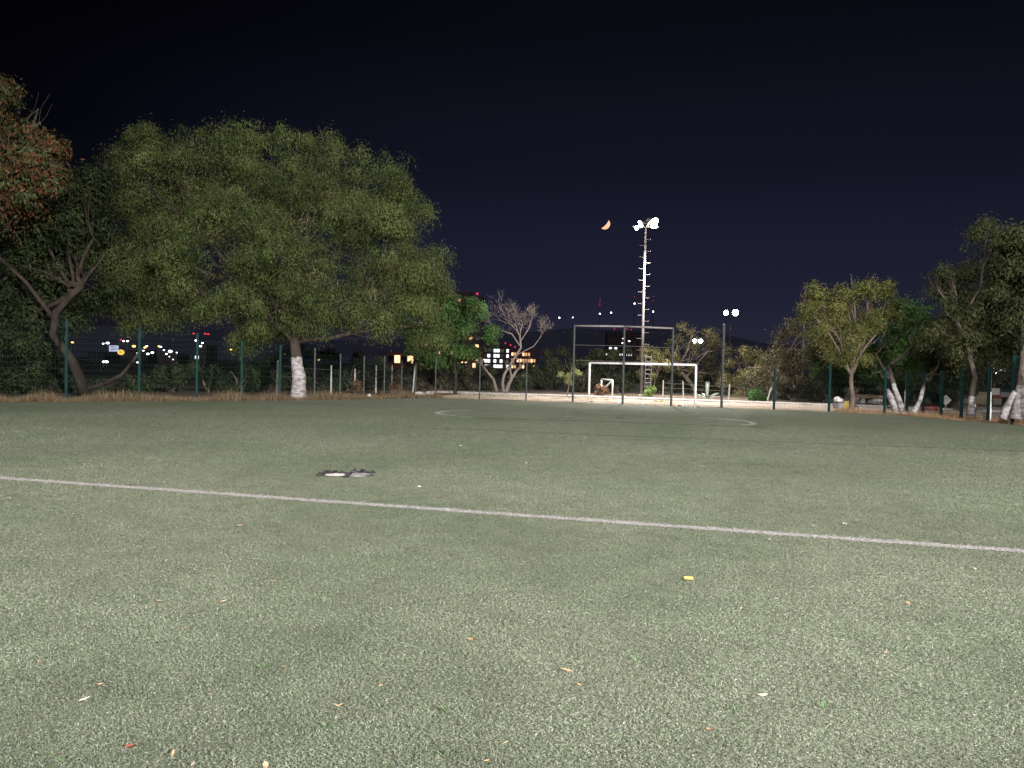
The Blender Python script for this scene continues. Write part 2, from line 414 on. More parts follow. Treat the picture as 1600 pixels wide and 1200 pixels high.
def along(edge, rng, n, o0, o1, sign=1):
    P = np.array(edge); seg = np.diff(P, axis=0); L = np.hypot(seg[:, 0], seg[:, 1]); cum = np.r_[0, np.cumsum(L)]
    t = rng.random(n) * cum[-1]; i = np.clip(np.searchsorted(cum, t) - 1, 0, len(L) - 1); k = (t - cum[i]) / L[i]
    p = P[i] + seg[i] * k[:, None]; nn = np.c_[-seg[i, 1], seg[i, 0]] / L[i][:, None]
    o = o0 + (o1 - o0) * rng.random(n) ** 1.5
    clump = .5 + .5 * np.sin(t * 2.1 + 2 * np.sin(t * .7)) ; hs = .35 + .9 * clump * rng.random(n)
    q = p + nn * (o * sign)[:, None]
    return q[:, 0], q[:, 1], hs
TAN = [(.15, .095, .058), (.20, .14, .085), (.11, .07, .046), (.08, .085, .036), (.26, .20, .13)]
grass_band('dry_grass', lambda r, n: along(LEFT_EDGE, r, n, .0, 2.6), 42000, .12, .62, TAN, 'dry tan grass and weeds along the fenced side of the pitch', 1)
grass_band('dry_grass', lambda r, n: along(RIGHT_EDGE, r, n, .0, 3.0), 24000, .08, .34, [(.30, .17, .10), (.36, .22, .13), (.16, .15, .07), (.24, .14, .09)], 'short brown grass on the bank under the whitewashed trunks', 2)
def far_band(o0, o1, s0=-1, s1=22):
    def f(rng, n):
        s = rng.uniform(s0, s1, n); o = o0 + (o1 - o0) * rng.random(n)
        keep = rng.random(n) < (.25 + .75 * (np.sin(s * 1.3 + np.sin(o * 2)) > -.2))
        s, o = s[keep], o[keep]
        return E0.x + u_far.x * s + n_far.x * o, E0.y + u_far.y * s + n_far.y * o, rng.uniform(.4, 1.1, len(s))
    return f
grass_band('verge_grass', far_band(.1, 1.6), 7000, .03, .15, [(.40, .29, .16), (.46, .36, .2), (.3, .2, .12), (.22, .2, .09)], 'dry yellow grass at the foot of the far fence', 3)
grass_band('green_grass', far_band(4.2, 7.2, -1, 11), 9000, .03, .10, [(.10, .17, .06), (.14, .2, .08), (.3, .26, .13)], 'low green grass along the walk behind the goal', 4, wid=.01)

# ------------------------------------------------------------------ foliage, trees and shrubs
def leaf_cloud(name, lobes, parent, n_clump, per, clump_r, leaf, palette, seed, droop=.5, fill=.45, origin=Vector((0, 0, 0)), aspect=.3):
    """lobes: (centre, (rx, ry, rz)) in world metres; leaves in clumps near the lobes' skins and inside."""
    rng = np.random.default_rng(seed)
    vol = np.array([r[0] * r[2] + r[0] * r[1] for _, r in lobes]); pr = vol / vol.sum()
    li = rng.choice(len(lobes), n_clump, p=pr)
    C = np.array([tuple(c) for c, _ in lobes])[li]; RR = np.array([r for _, r in lobes])[li]
    d = rng.normal(size=(n_clump, 3)); d /= np.linalg.norm(d, axis=1)[:, None]
    rad = np.where(rng.random(n_clump) < fill, rng.random(n_clump) ** .5, rng.uniform(.82, 1.08, n_clump))
    # boughs: clumps gather round a limited number of bough centres so the outline is lumpy, with gaps
    nb = max(8, n_clump // 13); sub = rng.integers(0, nb, n_clump)
    bc = (C + d * RR * np.minimum(rad, .95)[:, None])[:nb]; br = (RR.min(1) * rng.uniform(.24, .5, n_clump))[:nb]
    g3 = rng.normal(size=(n_clump, 3)); g3 /= np.linalg.norm(g3, axis=1)[:, None]; g3 *= rng.random(n_clump)[:, None] ** .45
    cc = bc[sub] + g3 * br[sub][:, None] * np.array([1.15, 1.15, .85]); d = d[:nb][sub]
    btone = rng.uniform(.6, 1.25, nb)[sub]
    tone = btone * rng.uniform(.7, 1.25, n_clump); pi = rng.integers(0, len(palette), n_clump)
    sc = rng.uniform(.55, 1.35, n_clump)
    i = np.repeat(np.arange(n_clump), per); n = len(i)
    off = np.clip(rng.normal(size=(n, 3)), -1.9, 1.9) * np.array([1, 1, .8]) * (clump_r * .42 * sc[i])[:, None]
    off[:, 2] -= droop * np.hypot(off[:, 0], off[:, 1]) * .7
    p = cc[i] + off
    p[:, 2] = np.maximum(p[:, 2], .05)
    ob = p - bc[sub[i]]; ob /= np.linalg.norm(ob, axis=1)[:, None] + 1e-6
    oc = off / (np.linalg.norm(off, axis=1)[:, None] + 1e-6)
    nrm = ob * .8 + oc * .7 + rng.normal(size=(n, 3)) * .45; nrm[:, 2] += .25
    nrm /= np.linalg.norm(nrm, axis=1)[:, None] + 1e-6
    dr = oc * .5 + rng.normal(size=(n, 3)) * .6; dr[:, 2] -= droop
    dr -= nrm * (dr * nrm).sum(1)[:, None]; dr /= np.linalg.norm(dr, axis=1)[:, None] + 1e-6
    s = np.cross(nrm, dr)
    L = leaf * rng.uniform(.6, 1.4, n); W = L * aspect * rng.uniform(.7, 1.3, n)
    v = np.empty((n, 4, 3))
    v[:, 0] = p; v[:, 1] = p + dr * (L * .5)[:, None] + s * (W * .5)[:, None]; v[:, 2] = p + dr * L[:, None]; v[:, 3] = p + dr * (L * .5)[:, None] - s * (W * .5)[:, None]
    v -= np.array(tuple(origin))
    pal = np.array(palette)
    jit = pi[i].copy(); sw = rng.random(n) < .3; jit[sw] = rng.integers(0, len(palette), sw.sum())
    c = pal[jit] * (tone[i] * rng.uniform(.75, 1.25, n))[:, None]
    o = fast_mesh(name, v.reshape(-1, 3), n, 4, np.repeat(c, 4, 0), M['leaf'], parent)
    return o, cc

def wander(a, b, n, amp, rnd):
    a = Vector(a); b = Vector(b); L = (b - a).length; out = []
    o = Vector((0, 0, 0))
    for k in range(n + 1):
        t = k / n; w = math.sin(math.pi * t)
        o = o * .6 + Vector((rnd.uniform(-1, 1), rnd.uniform(-1, 1), rnd.uniform(-.6, .6))) * amp * L * .5
        out.append(a.lerp(b, t) + o * w)
    return out

def tree(name, label, base, lobes, r0, palette, seed, n_clump=500, per=40, clump_r=.55, leaf=.16, droop=.5, fill=.45, bark=None,
         trunk_pts=None, group=None, cat='tree', limbs=None, twigs=5, fork=None, aspect=.3):
    rnd = random.Random(seed); base = Vector(base)
    t = empty(name, base, 0, label, cat, group)
    mb = MB(); bark = bark or M['bark']
    if trunk_pts is None:
        cen = sum((Vector(c) for c, _ in lobes), Vector()) / len(lobes)
        zlow = min(c[2] - r[2] for c, r in lobes)
        top = Vector((base.x * .65 + cen.x * .35, base.y * .7 + cen.y * .3, max(zlow + .6, cen.z * .45)))
        if fork: top = Vector(fork)
        trunk_pts = wander(base - Vector((0, 0, .1)), top, 6, .06, rnd)
    trunk_pts = [Vector(p) for p in trunk_pts]
    n = len(trunk_pts)
    rads = [r0 * (1.25 if i == 0 else 1) * (1 - .45 * i / (n - 1)) * rnd.uniform(.93, 1.07) for i in range(n)]
    mb.tube([p - base for p in trunk_pts], rads, 10)
    top = trunk_pts[-1]; rt = rads[-1]
    for c, r in lobes:
        c = Vector(c); start = trunk_pts[rnd.choice([n - 1, n - 1, max(n - 2, 1)])]
        P = wander(start, c, 6, .12, rnd)
        mb.tube([p - base for p in P], [rt * .75 * (1 - .8 * k / 6) + .008 for k in range(7)], 6)
        for q in range(twigs):
            dv = Vector((rnd.gauss(0, 1), rnd.gauss(0, 1), rnd.gauss(0, 1))).normalized()
            e = c + Vector((dv.x * r[0], dv.y * r[1], dv.z * r[2])) * rnd.uniform(.7, 1.02)
            s = P[rnd.choice([3, 4, 5, 6])]
            Q = wander(s, e, 5, .12, rnd)
            mb.tube([p - base for p in Q], [max(rt * .22 * (1 - k / 5.3), .006) for k in range(6)], 4, cap=False)
    for L in (limbs or []):
        pts, ra, rb = L
        mb.tube([Vector(p) - base for p in pts], [ra + (rb - ra) * k / (len(pts) - 1) for k in range(len(pts))], 7)
    mb.build('trunk', bark, t, smooth=True)
    leaf_cloud('crown', lobes, t, n_clump if n_clump > 3000 else int(n_clump * 1.3), per, clump_r, leaf, palette, seed, droop, fill, base, aspect)
    return t

def lobes_px(L, d, seed, depth=.9, spread=.35):
    rnd = random.Random(seed); out = []
    for q in L:
        cx, cy, rx, ry = q[:4]; dd = d + (q[4] if len(q) > 4 else rnd.uniform(-spread, spread) * rx * d / F)
        g = 1.08; out.append((at(cx, cy, dd), (g * rx * d / F, depth * (rx + ry) / 2 * d / F, g * ry * d / F)))
    return out

PEPPER = [(.074, .100, .028), (.058, .086, .025), (.094, .108, .036), (.066, .092, .03), (.106, .106, .044)]
DARKG = [(.030, .044, .016), (.042, .056, .02), (.024, .036, .014)]
ASH = [(.05, .12, .03), (.07, .15, .045), (.045, .10, .03), (.11, .15, .04)]
YGRN = [(.125, .15, .04), (.15, .155, .05), (.09, .12, .035), (.16, .14, .05)]
RUST = [(.105, .042, .018), (.12, .052, .024), (.045, .06, .022), (.05, .07, .025), (.06, .075, .03), (.10, .05, .025)]
BROWN = [(.10, .08, .05), (.08, .075, .04), (.12, .09, .06), (.07, .08, .035)]

# the big tree with the whitewashed foot
b = ground(467, 623)
tree('pepper_tree', 'huge spreading tree with whitewashed trunk standing at the pitch edge', b,
     lobes_px([(232, 290, 60, 78), (215, 380, 52, 80), (335, 275, 85, 72), (465, 268, 88, 70), (560, 300, 68, 72), (630, 375, 56, 66), (612, 460, 72, 58),
               (490, 390, 110, 90, -1.5), (365, 395, 100, 88, -1), (255, 440, 62, 60), (430, 480, 80, 52, -1.5), (530, 505, 80, 38, -1), (655, 435, 38, 55), (205, 462, 40, 52), (648, 508, 48, 36), (505, 215, 28, 24), (365, 222, 30, 24), (240, 220, 30, 22), (400, 520, 50, 24)],
              36, 11, spread=.25), .36, PEPPER, 11, n_clump=4400, per=86, clump_r=.62, leaf=.14, droop=.75, fill=.35, twigs=9, aspect=.22,
     bark=bark_mat('limewashed_bark', (.030, .025, .02), (.055, .045, .036), 1.95),
     trunk_pts=[b - Vector((0, 0, .1)), b + Vector((-.02, 0, .5)), b + Vector((.0, 0, 1.0)), b + Vector((-.1, 0, 1.5)), b + Vector((-.15, 0, 2.0)), b + Vector((-.3, .2, 2.7)), b + Vector((-.5, .4, 3.6))])
# left trees
b = foot(130, 33)
tree('leaning_tree', 'dark tangled tree with twisted bare limbs behind the side fence', b,
     lobes_px([(60, 330, 95, 55), (20, 420, 70, 70), (125, 300, 42, 34), (148, 282, 22, 18), (45, 490, 70, 45), (135, 420, 40, 50), (110, 385, 60, 50), (10, 545, 60, 50)], 33.5, 12), .22, DARKG, 12,
     n_clump=900, per=40, clump_r=.7, leaf=.22, droop=.6, twigs=6,
     bark=bark_mat('dark_bark', (.028, .022, .018), (.05, .04, .033)), fork=None,
     trunk_pts=[at(132, 616, 33), at(125, 592, 32.6), at(114, 566, 32.2), at(100, 545, 31.9), at(82, 522, 31.7), at(88, 487, 31.5), at(110, 463, 31.4), at(128, 446, 31.3)],
     limbs=[([at(112, 461, 31.4), at(130, 443, 31.3), at(138, 430, 31.2), at(152, 414, 31.0), at(168, 392, 30.8)], .08, .025),
            ([at(126, 447, 31.3), at(105, 446, 31.1), at(92, 436, 31), at(70, 425, 30.8), at(36, 414, 30.6)], .06, .02),
            ([at(86, 500, 31.6), at(40, 440, 31.5), at(-10, 395, 31), at(-22, 374, 30.2), at(6, 362, 30), at(27, 346, 29.8), at(36, 322, 29.8), at(58, 300, 29.7), at(88, 284, 29.6), at(118, 286, 29.6)], .09, .03),
            ([at(130, 610, 32.9), at(160, 600, 32.9), at(190, 586, 33), at(205, 568, 33), at(222, 545, 33)], .11, .05)])
b = foot(-60, 29)
tree('rusty_leaved_tree', 'tall tree with rust brown dying leaves at its top', b,
     lobes_px([(15, 205, 62, 60), (60, 170, 34, 34), (70, 240, 32, 40), (-60, 250, 90, 110), (10, 290, 70, 40), (-20, 140, 34, 30)], 29, 13), .25, RUST, 13, bark=bark_mat('rust_tree_bark', (.03, .025, .02), (.055, .045, .038)),
     n_clump=520, per=40, clump_r=.6, leaf=.2, droop=.8, twigs=6, fork=at(-40, 380, 29))
# right of the big tree
b = foot(712, 45)
tree('ash_tree', 'bushy bright green tree in front of the lit apartment tower', b,
     lobes_px([(722, 512, 40, 38), (692, 465, 26, 22), (748, 518, 20, 30), (675, 520, 36, 36), (722, 475, 26, 16), (660, 480, 26, 34), (700, 545, 44, 20), (740, 485, 18, 16)], 45, 14), .11, ASH, 14,
     bark=bark_mat('ash_bark', (.03, .026, .022), (.05, .043, .036)), n_clump=520, per=44, clump_r=.5, leaf=.2, droop=.55, twigs=5, fill=.2)
b = foot(887, 44)
tree('sapling', 'small yellow green sapling beside the tall backstop post', b,
     lobes_px([(884, 588, 9, 10), (892, 583, 9, 8), (900, 580, 5, 6), (888, 597, 8, 6)], 44, 15), .045, [(.22, .24, .09), (.28, .27, .12), (.16, .2, .07)], 15,
     n_clump=70, per=16, clump_r=.16, leaf=.10, droop=.3, twigs=3, bark=M['bark_pale'])
b = foot(1022, 53)
tree('yellow_leaved_tree', 'thin yellow leaved tree just behind the ladder mast', b,
     lobes_px([(1020, 555, 17, 14), (1012, 575, 14, 14), (1032, 572, 14, 16), (1045, 560, 12, 12), (1024, 592, 12, 8)], 53, 16), .08, [(.25, .24, .1), (.2, .2, .08), (.13, .15, .05), (.3, .24, .12)], 16,
     n_clump=150, per=20, clump_r=.35, leaf=.16, droop=.3, fill=.2)
b = foot(1088, 54)
tree('gnarled_tree', 'gnarled twiggy tree with bent pale trunk behind the goal', b,
     lobes_px([(1082, 525, 34, 20), (1060, 545, 22, 20), (1105, 548, 30, 22), (1050, 570, 20, 18), (1110, 585, 26, 22), (1080, 560, 26, 16)], 54, 17), .17,
     [(.15, .14, .07), (.18, .15, .09), (.11, .12, .05)], 17, n_clump=260, per=22, clump_r=.5, leaf=.15, droop=.3, fill=.3, bark=M['bark_pale'], twigs=12,
     trunk_pts=[at(1088, 622, 54), at(1084, 605, 54), at(1072, 590, 54), at(1060, 577, 54), at(1057, 565, 54)],
     limbs=[([at(1064, 580, 54), at(1060, 565, 53.8), at(1056, 550, 53.8), at(1059, 540, 53.8)], .12, .05), ([at(1072, 590, 54), at(1092, 565, 54), at(1105, 550, 54), at(1125, 547, 54)], .10, .03)])
b = foot(1165, 52)
tree('lit_tree', 'tree with floodlit pale yellow top below the lamp of the second mast', b,
     lobes_px([(1162, 546, 18, 10), (1180, 552, 16, 12), (1150, 565, 16, 18), (1172, 580, 26, 22), (1190, 600, 24, 22), (1150, 600, 20, 20)], 52, 18), .12, [(.30, .28, .13), (.22, .22, .09), (.34, .29, .15)], 18,  # floodlit brightness is put into these pale leaf colours
     n_clump=260, per=26, clump_r=.5, leaf=.17, droop=.3)
b = foot(1205, 46)
tree('crooked_tree', 'crooked brown tree with dark leaning trunk beside the path', b,
     lobes_px([(1225, 548, 42, 28), (1200, 580, 24, 20), (1260, 530, 34, 34), (1275, 480, 20, 24), (1240, 585, 40, 26), (1210, 590, 34, 18), (1290, 560, 20, 40)], 46, 19), .15, BROWN, 19,
     n_clump=520, per=26, clump_r=.5, leaf=.15, droop=.4, twigs=10, fill=.3,
     trunk_pts=[at(1200, 632, 46), at(1203, 615, 46), at(1212, 590, 46), at(1222, 565, 46), at(1228, 553, 46)],
     limbs=[([at(1205, 606, 46), at(1205, 590, 46), at(1195, 575, 46), at(1168, 574, 46)], .07, .03)])
b = ground(1330, 641)
tree('acacia_tree', 'slender yellow green tree with straight dark trunk at the fence line', b,
     lobes_px([(1325, 475, 46, 42), (1285, 490, 28, 34), (1362, 478, 32, 42), (1388, 447, 10, 16), (1365, 440, 7, 14), (1330, 435, 16, 10), (1305, 545, 34, 26), (1350, 540, 34, 24), (1260, 478, 10, 10), (1275, 455, 10, 12)], 35, 20), .13, YGRN, 20,
     n_clump=620, per=32, clump_r=.42, leaf=.13, droop=.35, twigs=7, fill=.25, fork=at(1331, 575, 35))
b = foot(1412, 41)
tree('broad_green_tree', 'broad deep green tree on two leaning whitewashed stems', b,
     lobes_px([(1400, 515, 45, 42), (1430, 545, 45, 40), (1375, 560, 40, 24), (1410, 580, 45, 18), (1440, 500, 24, 20)], 41, 21), .14, ASH, 21,
     n_clump=560, per=40, clump_r=.6, leaf=.2, droop=.7, twigs=5,
     bark=bark_mat('limewashed_stem', (.08, .07, .06), (.12, .10, .09), 1.35),
     trunk_pts=[at(1411, 645, 33.5), at(1407, 632, 33.5), at(1402, 618, 33.5), at(1398, 607, 33.6), at(1393, 590, 34), at(1390, 570, 35)],
     limbs=[([at(1401, 645, 33.7), at(1397, 632, 33.7), at(1392, 620, 33.7), at(1386, 610, 34)], .17, .14)])
b = foot(1296, 48)
tree('green_tree', 'low deep green tree behind the slender yellow green one', b,
     lobes_px([(1290, 560, 26, 26), (1275, 578, 16, 16), (1320, 565, 24, 22), (1345, 575, 24, 18), (1300, 590, 24, 14)], 48, 25), .14, ASH, 25, n_clump=260, per=36, clump_r=.55, leaf=.2, droop=.7)
b = foot(1424, 33)
tree('leaning_stem_tree', 'slim tree with whitewashed stem leaning towards the traffic sign', b,
     lobes_px([(1470, 545, 30, 40), (1490, 580, 26, 26), (1462, 575, 20, 24)], 36, 22), .12, DARKG, 22, n_clump=170, per=34, clump_r=.5, leaf=.2, droop=.6,
     bark=bark_mat('limewashed_lean', (.08, .07, .06), (.12, .10, .09), 1.2),
     trunk_pts=[at(1425, 648, 32.5), at(1431, 638, 32.5), at(1438, 625, 32.5), at(1441, 612, 32.6), at(1446, 595, 33)])
b = foot(1518, 30)
tree('willowy_tree', 'tall willowy tree with curved dark stem and short whitewashed foot', b,
     lobes_px([(1560, 440, 70, 70), (1505, 470, 44, 58), (1480, 415, 22, 18), (1545, 540, 62, 42), (1490, 530, 40, 26), (1460, 440, 14, 12), (1548, 365, 22, 22), (1580, 370, 24, 26)], 31, 23), .14,
     [(.05, .066, .025), (.064, .072, .03), (.042, .06, .02), (.08, .07, .035)], 23, n_clump=900, per=44, clump_r=.6, leaf=.17, droop=.7, twigs=7, aspect=.22,
     bark=bark_mat('limewashed_curved', (.06, .05, .045), (.10, .085, .07), .95),
     trunk_pts=[at(1517, 651, 29.5), at(1518, 635, 29.5), at(1519, 615, 29.5), at(1524, 590, 29.6), at(1516, 560, 29.8), at(1514, 540, 30)])
b = foot(1595, 27)
tree('thick_trunk_tree', 'big tree with thick lumpy whitewashed trunk at the bank', b,
     lobes_px([(1620, 430, 60, 70), (1680, 480, 80, 90), (1605, 380, 34, 34), (1600, 520, 30, 30), (1650, 540, 60, 40)], 28, 24), .22,
     [(.05, .062, .024), (.06, .066, .03), (.04, .055, .02)], 24, n_clump=560, per=40, clump_r=.6, leaf=.18, droop=.7,
     bark=bark_mat('limewashed_thick', (.10, .085, .075), (.16, .13, .11), 1.45),
     trunk_pts=[at(1590, 655, 27), at(1592, 640, 27), at(1593, 620, 27), at(1597, 600, 27), at(1599, 575, 27.1), at(1600, 550, 27.2)],
     limbs=[([at(1568, 655, 27.3), at(1572, 640, 27.3), at(1580, 625, 27.2), at(1588, 612, 27)], .16, .12)])

# bare tree with pale forked stems
def bare_tree():
    rnd = random.Random(31); b = foot(785, 46)
    t = empty('bare_tree', b, 0, 'leafless pale tree with several forked stems behind the fence', 'tree')
    def grow(mb, p, d, L, r, depth):
        n = 4; pts = [p]; q = p.copy(); dd = d.copy()
        for k in range(n):
            dd = (dd + Vector((rnd.gauss(0, .16), rnd.gauss(0, .16), rnd.gauss(.04, .10)))).normalized(); q = q + dd * L / n; pts.append(q.copy())
        mb.tube([x - b for x in pts], [r * (1 - .45 * k / n) for k in range(n + 1)], 5 if depth > 1 else 3, cap=False)
        if depth <= 0: return
        for k in range(rnd.choice([2, 3, 3, 4])):
            a = rnd.uniform(.3, 1.05); ax = Vector((rnd.gauss(0, 1), rnd.gauss(0, 1), rnd.gauss(0, 1))).cross(dd).normalized()
            nd = (Matrix.Rotation(a, 3, ax) @ dd); nd.z += .12; nd.normalize()
            grow(mb, pts[rnd.choice([2, 3, 4, 4])], nd, L * rnd.uniform(.65, .95), max(r * .5, .004), depth - 1)
    def stem(pix, ra, rb, crown=True, L=1.1, depth=4):
        mb = MB(); pts = [at(x, y, 46) for x, y in pix]; n = len(pts)
        mb.tube([p - b for p in pts], [ra + (rb - ra) * k / (n - 1) for k in range(n)], 7)
        if crown:
            d = (pts[-1] - pts[-2]).normalized()
            for k in range(3):
                nd = (d + Vector((rnd.gauss(0, .4), rnd.gauss(0, .4), rnd.gauss(.2, .2)))).normalized(); grow(mb, pts[-1], nd, L * rnd.uniform(.7, 1.1), rb * .8, depth)
        mb.build('stem', M['bark_pale'], t, smooth=True)
    stem([(791, 613), (794, 602), (800, 590), (808, 578), (814, 572)], .14, .06, True, .4, 2)
    stem([(791, 612), (795, 600), (799, 588), (797, 578)], .1, .05, True, .35, 2)
    stem([(787, 612), (785, 598), (788, 585), (797, 570), (806, 556), (814, 543), (812, 525)], .11, .05, True, .85, 5)
    stem([(777, 613), (773, 600), (771, 593), (762, 582), (753, 570)], .11, .05, True, .3, 2)
    stem([(812, 540), (800, 522), (786, 517), (774, 512)], .05, .03, True, .6, 4)
    stem([(812, 535), (822, 520), (827, 512)], .05, .03, True, .6, 4)
    stem([(806, 556), (820, 548), (834, 541), (842, 530)], .04, .02, True, .5, 4)
bare_tree()

# undergrowth: each shrub its own thing
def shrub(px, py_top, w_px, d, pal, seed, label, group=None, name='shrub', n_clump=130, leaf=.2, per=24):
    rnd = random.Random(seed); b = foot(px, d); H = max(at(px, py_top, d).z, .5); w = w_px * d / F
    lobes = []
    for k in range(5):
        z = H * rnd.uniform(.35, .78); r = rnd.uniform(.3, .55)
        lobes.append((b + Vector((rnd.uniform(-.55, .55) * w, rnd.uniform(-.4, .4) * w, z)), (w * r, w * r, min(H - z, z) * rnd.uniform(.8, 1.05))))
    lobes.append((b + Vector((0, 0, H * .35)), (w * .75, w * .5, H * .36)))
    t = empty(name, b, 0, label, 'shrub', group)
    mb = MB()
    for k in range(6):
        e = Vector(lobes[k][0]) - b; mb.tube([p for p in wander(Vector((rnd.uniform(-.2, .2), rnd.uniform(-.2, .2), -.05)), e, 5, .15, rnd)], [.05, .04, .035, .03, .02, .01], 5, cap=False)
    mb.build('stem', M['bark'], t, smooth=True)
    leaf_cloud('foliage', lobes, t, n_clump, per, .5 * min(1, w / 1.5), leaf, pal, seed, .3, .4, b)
    return t
G1 = 'undergrowth behind the side fence'; L1 = ['dark shrub below the tree with rust brown leaves', 'dark shrub under the long bare limb of the tangled tree', 'dark shrub at the foot of the twisted leaning trunk', 'low dark shrub below the lit billboard', 'low dark shrub below the distant white street lamps',
      'dark shrub below the low dark town house', 'dark shrub below the pair of red beacons', 'taller dark shrub left of the big tree, between two fence posts', 'tall dark shrub just left of the whitewashed big trunk', 'tall dark shrub directly behind the whitewashed big trunk', 'dark shrub just right of the whitewashed big trunk']
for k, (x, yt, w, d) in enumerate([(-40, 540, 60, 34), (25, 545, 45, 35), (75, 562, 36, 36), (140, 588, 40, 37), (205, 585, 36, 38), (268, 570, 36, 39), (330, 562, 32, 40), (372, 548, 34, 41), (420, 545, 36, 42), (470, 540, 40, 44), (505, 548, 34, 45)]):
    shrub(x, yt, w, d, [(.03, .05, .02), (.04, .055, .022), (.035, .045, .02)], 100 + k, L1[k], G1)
G2 = 'brush between the big tree and the bare tree'; L2 = ['tall olive bush rising behind the dry reddish weeds', 'olive bush under the big tree, left of the small red walled house', 'low olive bush below the small red walled house', 'low olive bush behind the grey rubble', 'olive bush below the bright green tree', 'low olive bush below the low dim brick building', 'olive bush behind the left stem of the leafless tree']
for k, (x, yt, w, d) in enumerate([(545, 545, 34, 46), (580, 552, 30, 48), (615, 568, 28, 49), (650, 566, 28, 50), (690, 570, 26, 51), (725, 576, 26, 52), (762, 572, 26, 53)]):
    shrub(x, yt, w, d, [(.06, .06, .035), (.05, .06, .03), (.075, .065, .04)], 120 + k, L2[k], G2)
G3 = 'brush behind the sapling and the goal'; L3 = ['low bush behind the right stems of the leafless tree', 'tall thicket bush right of the glowing orange building', 'tall thicket bush behind and left of the sapling', 'tall thicket bush behind the left backstop post', 'tall thicket bush behind the left goal post', 'tallest thicket bush behind the small goal frame', 'thicket bush just left of the ladder mast', 'low front bush beside the sapling', 'low front bush behind the rust brown brush heap']
for k, (x, yt, w, d) in enumerate([(812, 585, 24, 54), (840, 552, 28, 57), (868, 545, 28, 59), (895, 543, 26, 59), (922, 545, 28, 60), (950, 541, 28, 60), (978, 545, 26, 60), (905, 585, 30, 54), (965, 580, 30, 55)]):
    shrub(x, yt, w, d, [(.05, .065, .03), (.06, .07, .04), (.07, .07, .04)], 140 + k, L3[k], G3, n_clump=160)
G4 = 'brush around the masts'; L4 = ['bush behind the first pale concrete post by the ladder mast', 'bush behind the bent trunk of the gnarled tree', 'bush between the agave and the far low mast', 'bush behind the lone tall steel post', 'low bush right behind the agave', 'low bush behind the second pale concrete post']
for k, (x, yt, w, d) in enumerate([(1040, 585, 26, 56), (1075, 580, 26, 57), (1120, 575, 26, 58), (1150, 588, 26, 58), (1105, 600, 22, 55), (1060, 602, 20, 55)]):
    shrub(x, yt, w, d, [(.07, .075, .035), (.09, .085, .045), (.06, .06, .035)], 160 + k, L4[k], G4)
G5 = 'dark bushes under the right hand trees'; L5 = ['dark bush right of the crooked brown tree', 'dark bush behind the grey waste bin', 'dark bush behind the guard booth', 'dark bush behind the leaning whitewashed stems', 'dark bush behind the red bench', 'dark bush behind the diamond shaped sign', 'dark bush left of the cream gatehouse', 'large dark bush behind the thick lumpy trunk']
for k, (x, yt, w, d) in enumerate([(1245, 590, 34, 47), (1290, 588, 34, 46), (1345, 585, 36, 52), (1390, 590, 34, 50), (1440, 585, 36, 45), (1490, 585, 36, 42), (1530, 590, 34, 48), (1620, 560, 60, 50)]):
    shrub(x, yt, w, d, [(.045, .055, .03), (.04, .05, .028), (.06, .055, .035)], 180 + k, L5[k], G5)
shrub(1016, 603, 13, 48, [(.16, .24, .07), (.2, .28, .09)], 201, 'small bright green bush at the foot of the ladder mast', n_clump=60, leaf=.14)
shrub(1183, 606, 17, 45, [(.06, .15, .04), (.08, .18, .05)], 202, 'vivid green leafy bush beside the leaning white post', n_clump=80, leaf=.2)
shrub(940, 599, 12, 46, [(.22, .13, .075), (.27, .165, .10), (.18, .105, .06)], 203, 'rust brown heap of dried brush beside the small goal frame', n_clump=70, leaf=.16, name='dry_brush_heap')
shrub(560, 585, 16, 42, [(.2, .11, .06), (.16, .10, .06)], 204, 'dry reddish weeds behind the slim posts of the side fence', n_clump=50, leaf=.16, name='dry_weeds', per=16)
shrub(617, 585, 14, 44, [(.2, .11, .06), (.16, .10, .06)], 205, 'dry reddish weeds beside the paired pale posts', n_clump=50, leaf=.16, name='dry_weeds', per=16)

# agave
def agave():
    rnd = random.Random(3); b = ground(1105, 624); t = empty('agave', b, 0, 'pale grey green agave with sprawling leaves beyond the goal', 'plant')
    am = mat('agave_leaf', (.30, .36, .30), (.40, .44, .38), scale=6, rough=.6)
    for k in range(13):
        a = k * 2.4; up = rnd.uniform(.15, .6) if k < 10 else rnd.uniform(1.3, 1.5); L = rnd.uniform(.7, 1.05) if k < 10 else 1.1
        d = Vector((math.cos(a) * math.cos(up), math.sin(a) * math.cos(up), math.sin(up))); s = Vector((-math.sin(a), math.cos(a), 0))
        mb = MB(); prof = [(0, .07, 0), (.3, .085, .04), (.6, .07, .02), (.85, .035, -.06), (1, .005, -.13)]
        n0 = 0; pts = []
        for q, w, dz in prof:
            c = d * L * q + Vector((0, 0, dz * L * (1 if k < 10 else .2) + .04)); up_v = s.cross(d).normalized() * w * .35
            pts.append((c - s * w, c - up_v * .8, c + s * w, c + up_v * .2))
        for ring in pts: mb.v += [tuple(x) for x in ring]
        for i in range(len(prof) - 1):
            for j in range(4): mb.f.append((i * 4 + j, i * 4 + (j + 1) % 4, i * 4 + 4 + (j + 1) % 4, i * 4 + 4 + j))
        mb.build('leaf', am, t, smooth=True)
agave()

